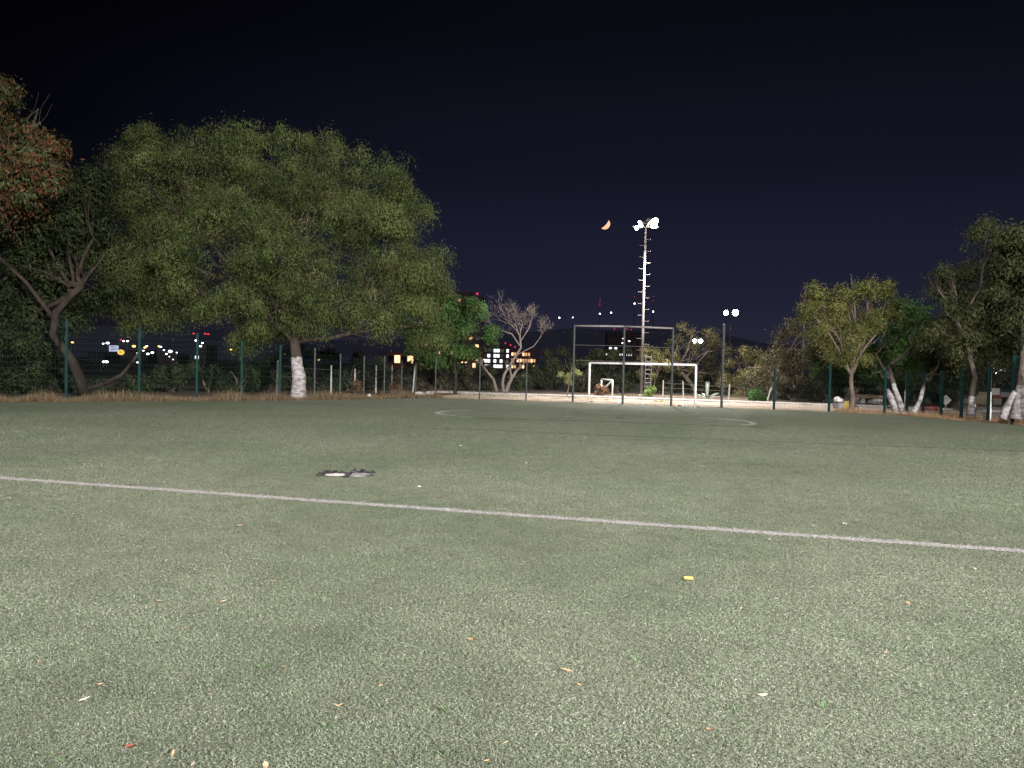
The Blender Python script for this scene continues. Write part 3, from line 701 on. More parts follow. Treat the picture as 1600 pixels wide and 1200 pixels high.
# ------------------------------------------------------------------ goal, backstop, fences
def goal():
    a = ground(920, 629); c = ground(1086, 635); t = empty('football_goal', (a + c) / 2, 0, 'white steel football goal standing on the turf', 'goal')
    o = t.location; H = 2.0
    for p in (a, c): MB().tube([p - o, p - o + Vector((0, 0, H))], .055, 10).build('post', M['white_paint'], t, smooth=True)
    MB().tube([a - o + Vector((0, 0, H)), c - o + Vector((0, 0, H))], .0555, 10).build('crossbar', M['white_paint'], t, smooth=True)
    bk = n_far * .9
    for p in (a, c):
        MB().tube([p - o + Vector((0, 0, .03)), p - o + bk + Vector((0, 0, .03))], .025, 6).build('ground_bar', M['dark_steel'], t)
goal()

def mesh_panel(a, b, h, parent, o, step=.1, hstep=.25, w=.004, mat_=None, z0=.08, name='mesh_panel'):
    mb = MB(); d = b - a; L = d.length; rz = math.atan2(d.y, d.x)
    n = max(2, int(L / step))
    for k in range(1, n):
        p = a.lerp(b, k / n) - o; mb.box((p.x, p.y, (h + z0) / 2), (w, w, h - z0), rz)
    m_ = max(2, int((h - z0) / hstep)); mid = (a + b) / 2 - o
    for k in range(m_ + 1):
        mb.box((mid.x, mid.y, z0 + (h - z0) * k / m_), (L, w * 1.3, w * 1.3), rz)
    return mb.build(name, mat_ or M['wire'], parent)
def post(p, h, o, parent, w=.08, material=None, name='post'):
    q = p - o
    mb = MB().box((q.x, q.y, h / 2 - .05), (w, w, h + .1), .35); mb.box((q.x, q.y, h + .015), (w * 1.15, w * 1.15, .03), .35)
    return mb.build(name, material or M['green_steel'], parent)
def hgt(px, py, d): return at(px, py, d).z

# side fence on the left (posts stand about a metre behind the turf edge)
def left_dist(px):
    P = [(-26.4, 24.9), (-19.4, 29.0), (-14.5, 31.7), (-10.6, 34.4), (-8.2, 36.6), (-6.2, 39.4), (-5.0, 42.5)]
    k = (ray(px, 572)); sx = k.x / k.y
    for (x0, y0), (x1, y1) in zip(P[:-1], P[1:]):
        den = (x1 - x0) - sx * (y1 - y0); t = (sx * y0 - x0) / den if abs(den) > 1e-9 else -1
        if -1e-6 <= t <= 1.000001: return y0 + (y1 - y0) * t
    return P[-1][1]
LP = [(-150, 478), (-25, 489), (104, 500), (218, 512), (308, 521), (378, 534), (438, 540), (492, 545), (532, 554), (569, 558), (601, 557), (628, 564), (650, 569)]
o = foot(308, left_dist(308))
lf = empty('mesh_fence', o, 0, 'tall dark green welded mesh fence along the side of the pitch', 'fence')
pp = [(foot(x, left_dist(x)), hgt(x, y, left_dist(x))) for x, y in LP]
for i, (p, h) in enumerate(pp):
    post(p, h, o, lf, .09 if i < 7 else .06, M['green_steel'] if i < 7 else M['dark_steel'])
for (p, h), (q, h2) in zip(pp[:-1], pp[1:]): mesh_panel(p, q, min(h, h2) - .05, lf, o, .075, .22, .004)
# end fence behind the goal
o = far_pt(4, .8)
ff = empty('end_fence', o, 0, 'low dark steel mesh fence between the field end and the sandy path', 'fence')
def end_dist(px, off=.8):
    k = ray(px, 572); sx = k.x / k.y; a = far_pt(0, off); den = u_far.x - sx * u_far.y; t = (sx * a.y - a.x) / den
    return a.y + u_far.y * t
EP = [(681, 559), (750, 566), (823, 569), (894, 572)]
pp = [(foot(x, end_dist(x)), hgt(x, y, end_dist(x))) for x, y in EP]
for p, h in pp[:-1]: post(p, h, o, ff, .06, M['dark_steel'])
for (p, h), (q, h2) in zip(pp[:-1], pp[1:]): mesh_panel(p, q, 1.8, ff, o, .15, .3, .003)
EP2 = [(1050, 575), (1129, 578), (1211, 580), (1297, 568), (1384, 580)]
pp = [(foot(x, end_dist(x)), hgt(x, y, end_dist(x))) for x, y in EP2]
for p, h in pp[2:]: post(p, h, o, ff, .08, M['green_steel'])
for (p, h), (q, h2) in zip(pp[:-1], pp[1:]): mesh_panel(p, q, 1.7, ff, o, .15, .3, .003)
# tall backstop
bs = empty('backstop_frame', o, 0, 'tall open steel backstop frame rising behind the football goal', 'frame')
tops = []
for x, y in ((896, 509), (974, 510), (1050, 513)):
    d = end_dist(x); p = foot(x, d); h = hgt(x, y, d); post(p, h, o, bs, .08, M['dark_steel']); tops.append(p - o + Vector((0, 0, h)))
MB().tube([tops[0], tops[1]], .045, 8).build('top_rail', M['galv'], bs, smooth=True); MB().tube([tops[1], tops[2]], .044, 8).build('top_rail', M['galv'], bs, smooth=True)
for zz in (.75, .55):
    for a, b_ in ((0, 1), (1, 2)): MB().tube([Vector((tops[a].x, tops[a].y, tops[a].z * zz)), Vector((tops[b_].x, tops[b_].y, tops[b_].z * zz))], .006, 4).build('wire', M['galv'], bs)
for a, b_ in ((0, 1), (1, 2)):
    A_ = Vector((tops[a].x, tops[a].y, 0)) + o; B_ = Vector((tops[b_].x, tops[b_].y, 0)) + o; mesh_panel(A_, B_, 1.8, bs, o, .15, .3, .003)
d = end_dist(1129); tp = empty('steel_post', foot(1129, d), 0, 'lone tall dark steel post between the goal and the path', 'post')
h = hgt(1134, 508, d); MB().box((0, 0, h / 2 - .05), (.09, .09, h + .1), .3).build('shaft', M['dark_steel'], tp); MB().ball((0, 0, h + .03), .05, 8, 5).build('cap', M['galv'], tp)
# fence on the right
RP = [(1384, 580, 35.5), (1418, 580, 34.2), (1444, 581, 33), (1472, 580, 31.8), (1504, 574, 30.4), (1546, 574, 28.8), (1584, 556, 27.4), (1660, 540, 25.0), (1760, 520, 22.5)]
o = foot(1504, 30.4)
rf = empty('bank_fence', o, 0, 'green mesh fence on the bank in front of the whitewashed trunks', 'fence')
pp = [(foot(x, d), hgt(x, y, d)) for x, y, d in RP]
for p, h in pp[1:]: post(p, h, o, rf, .09)
for (p, h), (q, h2) in zip(pp[:-1], pp[1:]): mesh_panel(p, q, min(h, h2) - .05, rf, o, .075, .22, .004)

# old wire fence with pale concrete posts beyond the path
def wire_fence(posts, label, seed):
    o = foot(posts[0][0], posts[0][2]); t = empty('wire_fence', o, 0, label, 'fence'); P = []
    for x, y, d, lean in posts:
        p = foot(x, d) - o; h = hgt(x, y, d); tpz = p + Vector((lean, 0, h)); P.append((p, tpz))
        MB().tube([p - Vector((0, 0, .1)), p.lerp(tpz, .5), tpz], [.05, .045, .04], 5).build('post', M['concrete'], t)
    for (a, a2), (b, b2) in zip(P[:-1], P[1:]):
        for k in (.25, .55, .85): MB().tube([a.lerp(a2, k), (a.lerp(a2, k) + b.lerp(b2, k)) / 2 - Vector((0, 0, .05)), b.lerp(b2, k)], .007, 3, cap=False).build('wire', M['galv'], t)
wire_fence([(1037, 594, 48, 0), (1069, 596, 47.5, -.05), (1140, 600, 46, .03), (1200, 606, 45, .25)], 'pale concrete posts strung with wire beyond the sandy path', 1)
wire_fence([(434, 563, 38, 0), (518, 571, 41, 0), (555, 576, 43, 0), (588, 571, 44, 0), (613, 570, 45, 0), (646, 572, 46, .1)], 'slim pale posts strung with wire behind the side fence', 2)

# small goal frame beyond the path
def small_goal():
    d = 46; a = foot(958, d); t = empty('goal_frame', a, 0, 'small white goal frame with slanting stay half buried in dry brush', 'goal')
    top = at(957, 594, d) - a; bk = at(945, 606, d + 1.2) - a
    MB().tube([(0, 0, -.05), top], .05, 8).build('post', M['white_paint'], t, smooth=True)
    MB().tube([top, bk, Vector((bk.x - .6, bk.y + .3, .2))], .045, 8).build('stay', M['white_paint'], t, smooth=True)
    MB().tube([top, top + Vector((-.4, 2.4, 0))], .045, 8).build('crossbar', M['white_paint'], t, smooth=True)
    MB().tube([Vector((-.4, 2.4, -.05)), top + Vector((-.4, 2.4, 0))], .05, 8).build('post', M['white_paint'], t, smooth=True)
small_goal()

# ------------------------------------------------------------------ floodlight masts
def floodlight(parent, pos, aim, size=.5, light=0.0, cone=75, blend=1.0, label=None):
    """one lamp: housing, lens and yoke; its own light sits just in front of the lens"""
    d = (Vector(aim) - Vector(pos)).normalized(); pos = Vector(pos)
    s = d.cross(Vector((0, 0, 1))).normalized(); up = s.cross(d)
    def fr(c, w, h): return [c - s * w - up * h, c + s * w - up * h, c + s * w + up * h, c - s * w + up * h]
    NS = 16
    def ring(c, r): return [tuple(c + s * r * math.cos(2 * math.pi * k / NS) + up * r * math.sin(2 * math.pi * k / NS)) for k in range(NS)]
    mb = MB(); mb.v = ring(pos, size * .5) + ring(pos - d * size * .2, size * .44) + ring(pos - d * size * .5, size * .18)
    mb.f = [(q * NS + k, q * NS + (k + 1) % NS, (q + 1) * NS + (k + 1) % NS, (q + 1) * NS + k) for q in range(2) for k in range(NS)] + [tuple(2 * NS + k for k in reversed(range(NS)))]
    hs = mb.build('lamp_housing', M['housing'], parent)
    mb = MB(); mb.v = ring(pos + d * .006, size * .47) + ring(pos + d * (.006 + size * .09), size * .3)
    mb.f = [(k, (k + 1) % NS, NS + (k + 1) % NS, NS + k) for k in range(NS)] + [tuple(NS + k for k in range(NS))]
    mb.build('lens', M['lens'], hs)
    MB().tube([pos - s * size * .54, pos - s * size * .54 - d * .25 - up * size * .3, pos + s * size * .54 - d * .25 - up * size * .3, pos + s * size * .54], .02, 5).build('yoke', M['galv'], hs)
    if light > 0:
        L = bpy.data.lights.new('floodlight_beam', 'SPOT'); L.energy = light; L.spot_size = R(cone * 2); L.spot_blend = blend; L.shadow_soft_size = .12; L.color = (1.0, .95, .90)
        lo = bpy.data.objects.new('floodlight_beam', L); link(lo, parent); lo.location = pos + d * .45
        lo.rotation_euler = d.to_track_quat('-Z', 'Y').to_euler()
def mast(px, d, head_py, label, lamps, r=.105, ladder=True, base_pt=None, head_h=None):
    b = base_pt if base_pt is not None else foot(px, d)
    H = head_h if head_h is not None else hgt(px, head_py, d)
    t = empty('floodlight_mast', b, 0, label, 'light mast', 'floodlight masts')
    MB().tube([(0, 0, -.1), (0, 0, H * .4), (0, 0, H * .4 + .05), (0, 0, H)], [r, r * .85, r * .72, r * .55], 10).build('pole', M['mast_steel'], t, smooth=True)
    MB().box((0, 0, .03), (r * 4, r * 4, .08)).build('base_plate', M['concrete'], t)
    z = 2.6; k = 0
    while z < H - .6:
        sg = 1 if k % 2 == 0 else -1
        MB().tube([(0, 0, z), (sg * (r + .26), 0, z), (sg * (r + .26), 0, z + .05)], .015, 5).build('step_peg', M['mast_steel'], t); z += .38; k += 1
    if ladder:
        for x in (r + .12, r + .5): MB().tube([(x, -.02, .1), (x, -.02, 2.7)], .022, 5).build('ladder_rail', M['galv'], t)
        for k in range(9): MB().tube([(r + .1, -.02, .3 + k * .28), (r + .52, -.02, .3 + k * .28)], .02, 5).build('rung', M['galv'], t)
    MB().tube([(-.85, 0, H - .1), (.85, 0, H - .1)], .05, 6).build('cross_arm', M['galv'], t)
    for off, aim, size, li, cone in lamps:
        floodlight(t, Vector(off) + Vector((0, 0, H)), Vector(aim) - b, size, li, cone)
    return t
FIELD = Vector((2, 22, 0))
mast(1003, 48.5, 352, 'tallest floodlight mast with step pegs and ladder behind the goal',
     [((-.42, -.5, -.02), (-10, 44, 0), .5, FLOOD_FAR * .5, 70), ((-.62, -.2, -.22), (-20, 30, 0), .3, 0, 60), ((.18, -.5, .12), (22, 48, 0), .55, FLOOD_FAR * 1.3, 70), ((.55, -.25, .2), (20, 25, 0), .5, 0, 60), ((.45, -.6, -.2), (9.5, 45, 0), .42, FLOOD_FAR * 2.0, 52)])
mast(1139, 107, 489, 'distant pegged floodlight mast rising above the floodlit pale treetop',
     [((-.75, -.3, 0), (0, 40, 0), .7, 0, 60), ((.6, -.3, .05), (30, 40, 0), .9, 16000, 80)], ladder=False)
mast(1088, 130, 533, 'far low floodlight mast with twin lamps seen over the goalpost',
     [((-.5, -.3, 0), (0, 60, 0), .8, 0, 60), ((.5, -.3, 0), (20, 60, 0), .8, 9000, 80)], ladder=False)
mast(0, 0, 0, 'floodlight mast at the near end of the pitch on the side of the big tree',
     [((-.45, .3, 0), (-6, 28, 0), .55, FLOOD_NEAR * .14, 40), ((.45, .3, 0), (2, 18, 0), .55, FLOOD_NEAR * .60, 36)], base_pt=Vector((-15, -26, 0)), head_h=14)
mast(0, 0, 0, 'floodlight mast at the near end of the pitch on the side of the bank',
     [((-.45, .3, 0), (-6, 28, 0), .55, FLOOD_NEAR * .66, 42), ((.45, .3, 0), (2, 18, 0), .55, FLOOD_NEAR * .60, 36)], base_pt=Vector((21, -22, 0)), head_h=14)

# ------------------------------------------------------------------ moon: the lit lune of a sphere
def moon():
    dist = 9000.0; c = at(945, 350, dist); r = 8.2 * dist / F; mb = MB(); NL, NT = 10, 16
    # axis of the lune tilted; crescent belly to the lower right... lit limb bulges down and right
    fwd = (c - cam.location).normalized(); rt = fwd.cross(Vector((0, 0, 1))).normalized(); up = rt.cross(fwd)
    ang = R(-42); ax = rt * math.cos(ang + math.pi / 2) + up * math.sin(ang + math.pi / 2); sd = rt * math.cos(ang) + up * math.sin(ang)
    for i in range(NT + 1):
        th = math.pi * i / NT
        for j in range(NL + 1):
            lo = R(14) + (R(105) - R(14)) * j / NL
            mb.v.append(tuple(ax * r * math.cos(th) + (sd * math.sin(lo) - fwd * math.cos(lo)) * r * math.sin(th)))
    for i in range(NT):
        for j in range(NL):
            a = i * (NL + 1) + j; mb.f.append((a, a + 1, a + NL + 2, a + NL + 1))
    o = mb.build('moon', glow('moonlit_face', (1.0, .46, .28), 1.45), smooth=True); o.location = c
    tag(o, 'reddish crescent moon hanging low in the night sky', 'moon')
moon()

# ------------------------------------------------------------------ distant town
def beacon(parent, p, r=.35, material=None):
    return MB().ball(p, r, 8, 5).build('beacon', material or M['red_glow'], parent, smooth=True)
def facade(parent, x0, x1, z0, z1, y, nx, nz, chooser, wfrac=.6, hfrac=.55, dep=.25):
    w = (x1 - x0) / nx; h = (z1 - z0) / nz
    for j in range(nz):
        for i in range(nx):
            mt = chooser(i, j)
            if mt is None: continue
            cx = x0 + (i + .5) * w; cz = z0 + (j + .5) * h
            f = MB()
            a, b_, fw = w * wfrac / 2, h * hfrac / 2, .12
            f.box((cx - a - fw / 2, y, cz), (fw, dep, b_ * 2 + fw * 2)).box((cx + a + fw / 2, y, cz), (fw, dep, b_ * 2 + fw * 2))
            f.box((cx, y, cz + b_ + fw / 2), (a * 2, dep, fw)).box((cx, y, cz - b_ - fw / 2), (a * 2, dep * 1.6, fw))
            fo = f.build('window', M['wall_pale'], parent)
            MB().box((cx, y, cz), (a * 2, .06, b_ * 2)).build('pane', mt, fo)
D = 300.0
def bx(px): return at(px, 572, D).x
rnd = random.Random(8)
def tower():
    b = Vector((bx(705), D, 0)); t = empty('apartment_tower', b, 0, 'tall dark apartment tower with scattered warm windows behind the green tree', 'building')
    x0, x1 = bx(658) - b.x, bx(752) - b.x; H = hgt(705, 462, D)
    MB().box(((x0 + x1) / 2, 6, H / 2), (x1 - x0, 12, H)).build('wall', M['wall_far'], t)
    MB().box(((x0 + x1) / 2 - 1, 6, H + .9), ((x1 - x0) * .7, 10, 1.8)).build('roof', M['wall_far'], t)
    facade(t, x0 + .6, x1 - .6, 2, H - .4, -.06, 9, 9, lambda i, j: M['hot_glow'] if rnd.random() < .13 else (M['warm_glow'] if rnd.random() < .16 else M['dark_glass']), .5, .36)
    beacon(t, (bx(743) - b.x, 2, H + 1.2), .5); MB().tube([(bx(743) - b.x, 2, H), (bx(743) - b.x, 2, H + 1.2)], .1, 5).build('beacon_pole', M['housing'], t)
tower()
def block(name, label, px0, px1, top, nx, nz, choose, wall, beacons=(), z0=1.0, extra=None, d=D, wf=.86, hf=.62):
    def X(px): return at(px, 572, d).x
    b = Vector((X((px0 + px1) / 2), d, 0)); t = empty(name, b, 0, label, 'building')
    x0, x1 = X(px0) - b.x, X(px1) - b.x; H = hgt((px0 + px1) / 2, top, d)
    MB().box(((x0 + x1) / 2, 5, H / 2), (x1 - x0, 10, H)).build('wall', wall, t)
    MB().box(((x0 + x1) / 2, 5, H + .15), (x1 - x0 + .5, 10.5, .3)).build('roof', wall, t)
    facade(t, x0 + .3, x1 - .3, z0, H - .2, -.06, nx, nz, choose, wf, hf)
    for px, py in beacons:
        z = hgt(px, py, d); x = X(px) - b.x
        MB().tube([(x, 1, H), (x, 1, z)], .12, 5).build('beacon_pole', M['housing'], t); beacon(t, (x, 1, z), .32)
    return t
block('lit_office_block', 'white lit open office block left of the glowing orange building', 755, 796, 543, 8, 4, lambda i, j: M['cool_glow'] if (i not in (2, 6)) and rnd.random() < .8 else M['dark_glass'], M['wall_far'], ((763, 538), (789, 536), (797, 539), (804, 542)), z0=.5)
for px in (751.5, 789):
    b_ = Vector((bx(px), D - 1.5, 0)); H = hgt(px, 541, D)
    cm = empty('brick_chimney', b_, 0, 'slim brick stair tower ' + ('left of' if px < 770 else 'on the right end of') + ' the white lit office block', 'tower')
    MB().box((0, 0, H / 2), (1.5 if px < 770 else 1.0, 1.2, H)).build('shaft', M['brick'], cm); MB().box((0, 0, H + .1), (1.8, 1.5, .25)).build('cap', M['brick'], cm)
block('orange_lit_building', 'low building glowing orange from rows of warm windows behind the leafless tree', 797, 838, 548, 9, 3, lambda i, j: M['hot_glow'] if rnd.random() < .35 else (M['warm_glow'] if rnd.random() < .6 else M['wall_far']), M['brick'], z0=.3, wf=.7, hf=.5)
block('low_brick_house', 'low dim brick building under the bright green tree', 715, 750, 553, 6, 2, lambda i, j: M['hot_glow'] if j == 0 and rnd.random() < .45 else M['dark_glass'], M['brick'], d=290, z0=.2)
block('red_roofed_house', 'small red walled house with two bright windows under the big tree', 604, 668, 552, 6, 1, lambda i, j: M['hot_glow'] if i in (1, 3) else M['dark_glass'], M['brick'], d=270, z0=1.4, hf=.7)
block('dark_tower_block', 'dark distant block with red roof beacons seen through the backstop frame', 948, 1000, 520, 6, 6, lambda i, j: M['cool_glow'] if (i, j) in ((0, 3), (1, 3)) else M['dark_glass'], M['wall_far'], ((959, 514), (979, 514), (985, 515)), d=420, hf=.3, wf=.5)
block('long_lit_shed', 'long low shed with a row of white lights behind the thicket', 944, 996, 548, 14, 1, lambda i, j: M['cool_glow'] if rnd.random() < .75 else M['dark_glass'], M['wall_far'], d=240, z0=5.2, hf=.28, wf=.4)

def town_lamp(px, py, d, material, label, r=.35, group='distant street lamps'):
    b = foot(px, d); z = max(hgt(px, py, d), 1.0); t = empty('street_lamp', b, 0, label, 'street lamp', group)
    MB().tube([(0, 0, 0), (0, 0, z - r * .5)], .07, 5).build('pole', M['housing'], t); MB().ball((0, 0, z), r, 8, 5, (1.2, 1, .7)).build('lamp_head', material, t, smooth=True)
WL = 'distant white street lamp among dark town houses right of the yellow oval sign'; AL = 'distant amber street lamp beyond the side fence'
for px, py, mt, r in [(161, 537, 'white_glow', .3), (168, 536, 'white_glow', .45), (193, 533, 'white_glow', .3), (199, 533, 'white_glow', .3), (162, 574, 'white_glow', .4), (166.5, 577, 'white_glow', .5), (231, 553, 'white_glow', .4), (238, 551, 'white_glow', .4),
                      (266, 549, 'white_glow', .55), (260, 553, 'white_glow', .3), (256, 547, 'white_glow', .25), (307, 532, 'white_glow', .5), (313, 541, 'white_glow', .35), (316, 536, 'white_glow', .3), (224, 548, 'white_glow', .25), (229, 541, 'white_glow', .3),
                      (251, 542, 'white_glow', .3), (276, 551, 'white_glow', .2), (215, 571, 'white_glow', .3)]:
    town_lamp(px, py, 120 if py > 565 else 230, M[mt], ('distant white street lamp above the lit billboard' if px < 205 else WL if px < 290 else 'distant white street lamp under the pair of red beacons') if py < 565 else 'low white lamp down among the shrubs beyond the side fence', r * (.5 if py > 565 else 1))
for px, py, r in [(209, 541, .5), (113, 535, .35), (226, 543, .35), (248, 541, .3), (361, 546, .35), (445, 553, .3), (498, 562, .3)]: town_lamp(px, py, 230, M['amber_glow'], AL, r)
for px, py in [(189, 531), (302, 521), (320, 521.5), (325, 522)]: town_lamp(px, py, 260, M['red_glow'], 'distant red beacon lamp over the dark town beyond the side fence', .4, 'distant red beacons')
for px, py in [(735, 546), (742, 552), (745, 563), (757, 562), (700, 569), (722, 566), (728, 566)]: town_lamp(px, py, 280, M['hot_glow'], 'warm street lamp in front of the distant lit buildings', .45, 'warm lamps by the lit buildings')
for px, py in [(973, 529), (972, 536), (982, 533)]: town_lamp(px, py, 380, M['white_glow'], 'white lamp beside the dark block behind the backstop frame', .45, 'white lamps by the dark block')

def billboard():
    d = 220; b = foot(178, d); z = hgt(178, 544.5, d); t = empty('billboard', b, 0, 'lit bluish white billboard in the distant town', 'billboard')
    w, h = 15 * d / F, 9.5 * d / F
    MB().box((0, 0, z), (w + .2, .3, h + .2)).build('panel', M['housing'], t)
    MB().poly([(-w / 2, -.16, z - h / 2), (w / 2, -.16, z - h / 2), (w / 2, -.16, z + h / 2), (-w / 2, -.16, z + h / 2)]).build('screen', glow('billboard_face', (.62, .72, 1.0), .75), t)
    for k, (x, zz, ww) in enumerate([(-.5, .5, 1.2), (.3, .1, 1.6), (-.3, -.35, 1.0)]):
        MB().box((x, -.18, z + zz), (ww, .03, .14)).build('text_bar', mat('grey_print', (.2, .22, .3)) if k == 0 else bpy.data.materials['grey_print'], t)
    for x in (-w * .3, w * .3): MB().tube([(x, .1, -.1), (x, .1, z - h / 2)], .12, 6).build('leg', M['housing'], t)
    b = foot(189, d - 3); z = hgt(189, 550.5, d - 3); t = empty('oval_sign', b, 0, 'lit yellow oval sign just below the bluish billboard', 'sign'); r = 5 * d / F
    mb = MB(); n = 20
    ring = [(r * math.cos(2 * math.pi * k / n), r * .82 * math.sin(2 * math.pi * k / n)) for k in range(n)]
    mb.v = [(x, -.15, z + q) for x, q in ring] + [(x, .15, z + q) for x, q in ring]
    mb.f = [tuple(range(n)), tuple(reversed(range(n, 2 * n)))] + [(k, n + k, n + (k + 1) % n, (k + 1) % n) for k in range(n)]
    mb.build('face', glow('yellow_sign_face', (1.0, .68, .12), 1.1), t)
    for zz, ww in ((.25, .9), (-.1, 1.1)): MB().box((0, -.17, z + zz), (ww, .03, .1)).build('text_bar', bpy.data.materials['grey_print'], t)
    MB().tube([(0, .1, -.1), (0, .1, z - r * .7)], .12, 6).build('leg', M['housing'], t)
billboard()
# low dark houses of the town on the left
for k, (px, w, top, d) in enumerate([(150, 26, 552, 250), (212, 22, 548, 255), (262, 26, 554, 245), (312, 20, 540, 270)]):
    block('town_house', ['dark town house left of the billboard', 'dark town house right of the yellow oval sign', 'low dark town house among white street lamps', 'dark town house below a pair of red beacons'][k], px - w / 2, px + w / 2, top, 4, 2,
          lambda i, j: M['cool_glow'] if rnd.random() < .2 else M['dark_glass'], M['wall_far'], d=d, hf=.4, wf=.4)

# antenna towers on the hill
def antenna(px, base_py, top_py, reds, label, lamp=None):
    d = 2950.0; b = at(px, base_py, d); b.z = hill_h(b.x) * .97 - 4; top = hgt(px, top_py, d)
    t = empty('antenna_tower', b, 0, label, 'antenna', 'antennas on the hill'); H = top - b.z
    mb = MB()
    for sx, sy in ((-1, -1), (1, -1), (0, 1)): mb.tube([(sx * 2.5, sy * 2.5, 0), (sx * .3, sy * .3, H)], .3, 4)
    for k in range(8):
        z = H * k / 8; s = 2.5 * (1 - k / 8) + .3; mb.tube([(-s, -s, z), (s, -s, z + H / 16), (0, s, z + H / 9)], .2, 3)
    mb.build('lattice', M['housing'], t)
    for py in reds: beacon(t, (0, 0, hgt(px, py, d) - b.z), 1.6)
    if lamp: MB().ball((0, -6, hgt(px, lamp, d) - b.z), 3.0, 8, 5).build('lamp', M['white_glow'], t); MB().tube([(0, -6, -8), (0, -6, hgt(px, lamp, d) - b.z)], .3, 4).build('lamp_pole', M['housing'], t)
antenna(937, 492, 465, (467, 471, 475, 478), 'antenna tower with a column of red beacons below the moon', 490.5)
antenna(1020, 490, 460, (463, 470), 'antenna tower with red beacons right of the ladder mast', 487)
antenna(873, 530, 522, (523.5, 531.5), 'short antenna with two red beacons left of the backstop frame')
antenna(991, 480, 461, (464,), 'thin antenna with one red beacon left of the ladder mast', 474.5)
for px, py in [(874, 496.5), (895, 496), (955, 488.5)]:
    d = 2900.0; b = at(px, py, d); z = b.z; b.z = hill_h(b.x) * .92 - 6; t = empty('hill_lamp', b, 0, 'single white lamp on the dark hill crest above the backstop frame', 'lamp', 'lamps on the hill')
    MB().tube([(0, 0, -3), (0, 0, z - b.z)], .4, 5).build('pole', M['housing'], t); MB().ball((0, 0, z - b.z), 3.0 if px != 895 else 2.0, 8, 5).build('lamp_head', M['white_glow'], t)

# ------------------------------------------------------------------ right side: street furniture
def double_lamp():
    d = 60; b = foot(1254, d); t = empty('street_lamp', b, 0, 'unlit double arm street lamp rising behind the slender yellow green tree', 'street lamp'); H = hgt(1254, 446, d)
    MB().tube([(0, 0, -.1), (0, 0, H)], [.1, .06], 8).build('pole', M['galv'], t, smooth=True)
    for zz, pyy in ((H, 441), (H - .75, 456)):
        MB().tube([(0, 0, zz - .2), (.12, 0, zz), (1.2, 0, zz + .15)], .035, 6).build('arm', M['galv'], t, smooth=True); MB().box((1.45, 0, zz + .16), (.5, .2, .08)).build('lamp_head', M['housing'], t)
double_lamp()
def globe_lamp():
    d = 42; b = foot(1551, d); z = hgt(1553, 580, d); t = empty('street_lamp', b, 0, 'lit street lamp with glowing round head beside the whitewashed post', 'street lamp')
    MB().tube([(0, .25, -.1), (0, .25, z - .3)], .06, 8).build('pole', M['dark_steel'], t, smooth=True)
    MB().tube([(0, .25, z - .3), (0, .25, z + .1), (.5, .15, z + .15)], .04, 6).build('arm', M['dark_steel'], t, smooth=True)
    MB().ball((.06, 0, z), .17, 12, 8).build('globe', M['white_glow'], t, smooth=True)
    MB().ball((.52, 0, z + .06), .2, 12, 6, (1, .6, .28)).build('lamp_head', glow('flat_lamp', (.9, .97, 1), 1.2), t, smooth=True)
    L = bpy.data.lights.new('lamp_light', 'POINT'); L.energy = 120; L.shadow_soft_size = .15; L.color = (.95, .97, 1)
    lo = bpy.data.objects.new('lamp_light', L); link(lo, t); lo.location = (.06, -.3, z - .1)
globe_lamp()
def white_post(px, py, d, w, label):
    b = foot(px, d); h = hgt(px, py, d); t = empty('whitewashed_post', b, 0, label, 'post')
    MB().tube([(0, 0, -.1), (.01, 0, h * .3), (-.01, 0, h * .7), (0, 0, h)], [w, w * .95, w * .9, w * .8], 9).build('shaft', M['white_paint'], t, smooth=True)
    MB().tube([(0, 0, h), (0, 0, h + .9)], [w * .78, w * .7], 9).build('bare_top', M['bark'], t, smooth=True)
white_post(1547, 612, 29.5, .095, 'straight whitewashed post under the glowing street lamp')
white_post(1417, 609, 34.6, .07, 'narrow whitewashed post beside the two leaning stems')
def signs():
    d = 33; b = foot(1479, d); z = hgt(1479, 625, d); t = empty('traffic_sign', b, 0, 'diamond shaped pale sign back on a thin pole by the bank', 'sign')
    MB().tube([(0, 0, -.1), (0, 0, z + .15)], .03, 6).build('pole', M['galv'], t, smooth=True)
    s = 8.5 * d / F; mb = MB(); P = [(0, 0, z - s), (s, 0, z), (0, 0, z + s), (-s * .55, 0, z + s * .55), (-s * .55, 0, z - s * .55)]
    mb.v = [(x, -.045, q) for x, _, q in P] + [(x, -.03, q) for x, _, q in P]; n = 5
    mb.f = [tuple(range(n)), tuple(reversed(range(n, 2 * n)))] + [(k, n + k, n + (k + 1) % n, (k + 1) % n) for k in range(n)]
    mb.build('plate', M['wall_pale'], t); MB().box((-s * .5, -.06, z), (.04, .03, s * 1.1)).build('bracket', M['dark_steel'], t)
    d = 37; b = foot(1454, d); t = empty('red_bench', b, 0, 'low dark red bench between the leaning stem and the sign', 'bench'); rm = mat('red_paint', (.25, .02, .02), (.18, .02, .02), rough=.6)
    h = hgt(1454, 634, d)
    MB().box((0, 0, h - .05), (.78, .35, .06)).build('seat', rm, t); MB().box((0, .02, (h - .1) / 2), (.74, .06, h - .14)).build('front_panel', rm, t)
    for x in (-.34, .34): MB().box((x, 0, (h - .08) / 2 - .02), (.06, .3, h - .1)).build('leg', rm, t)
signs()
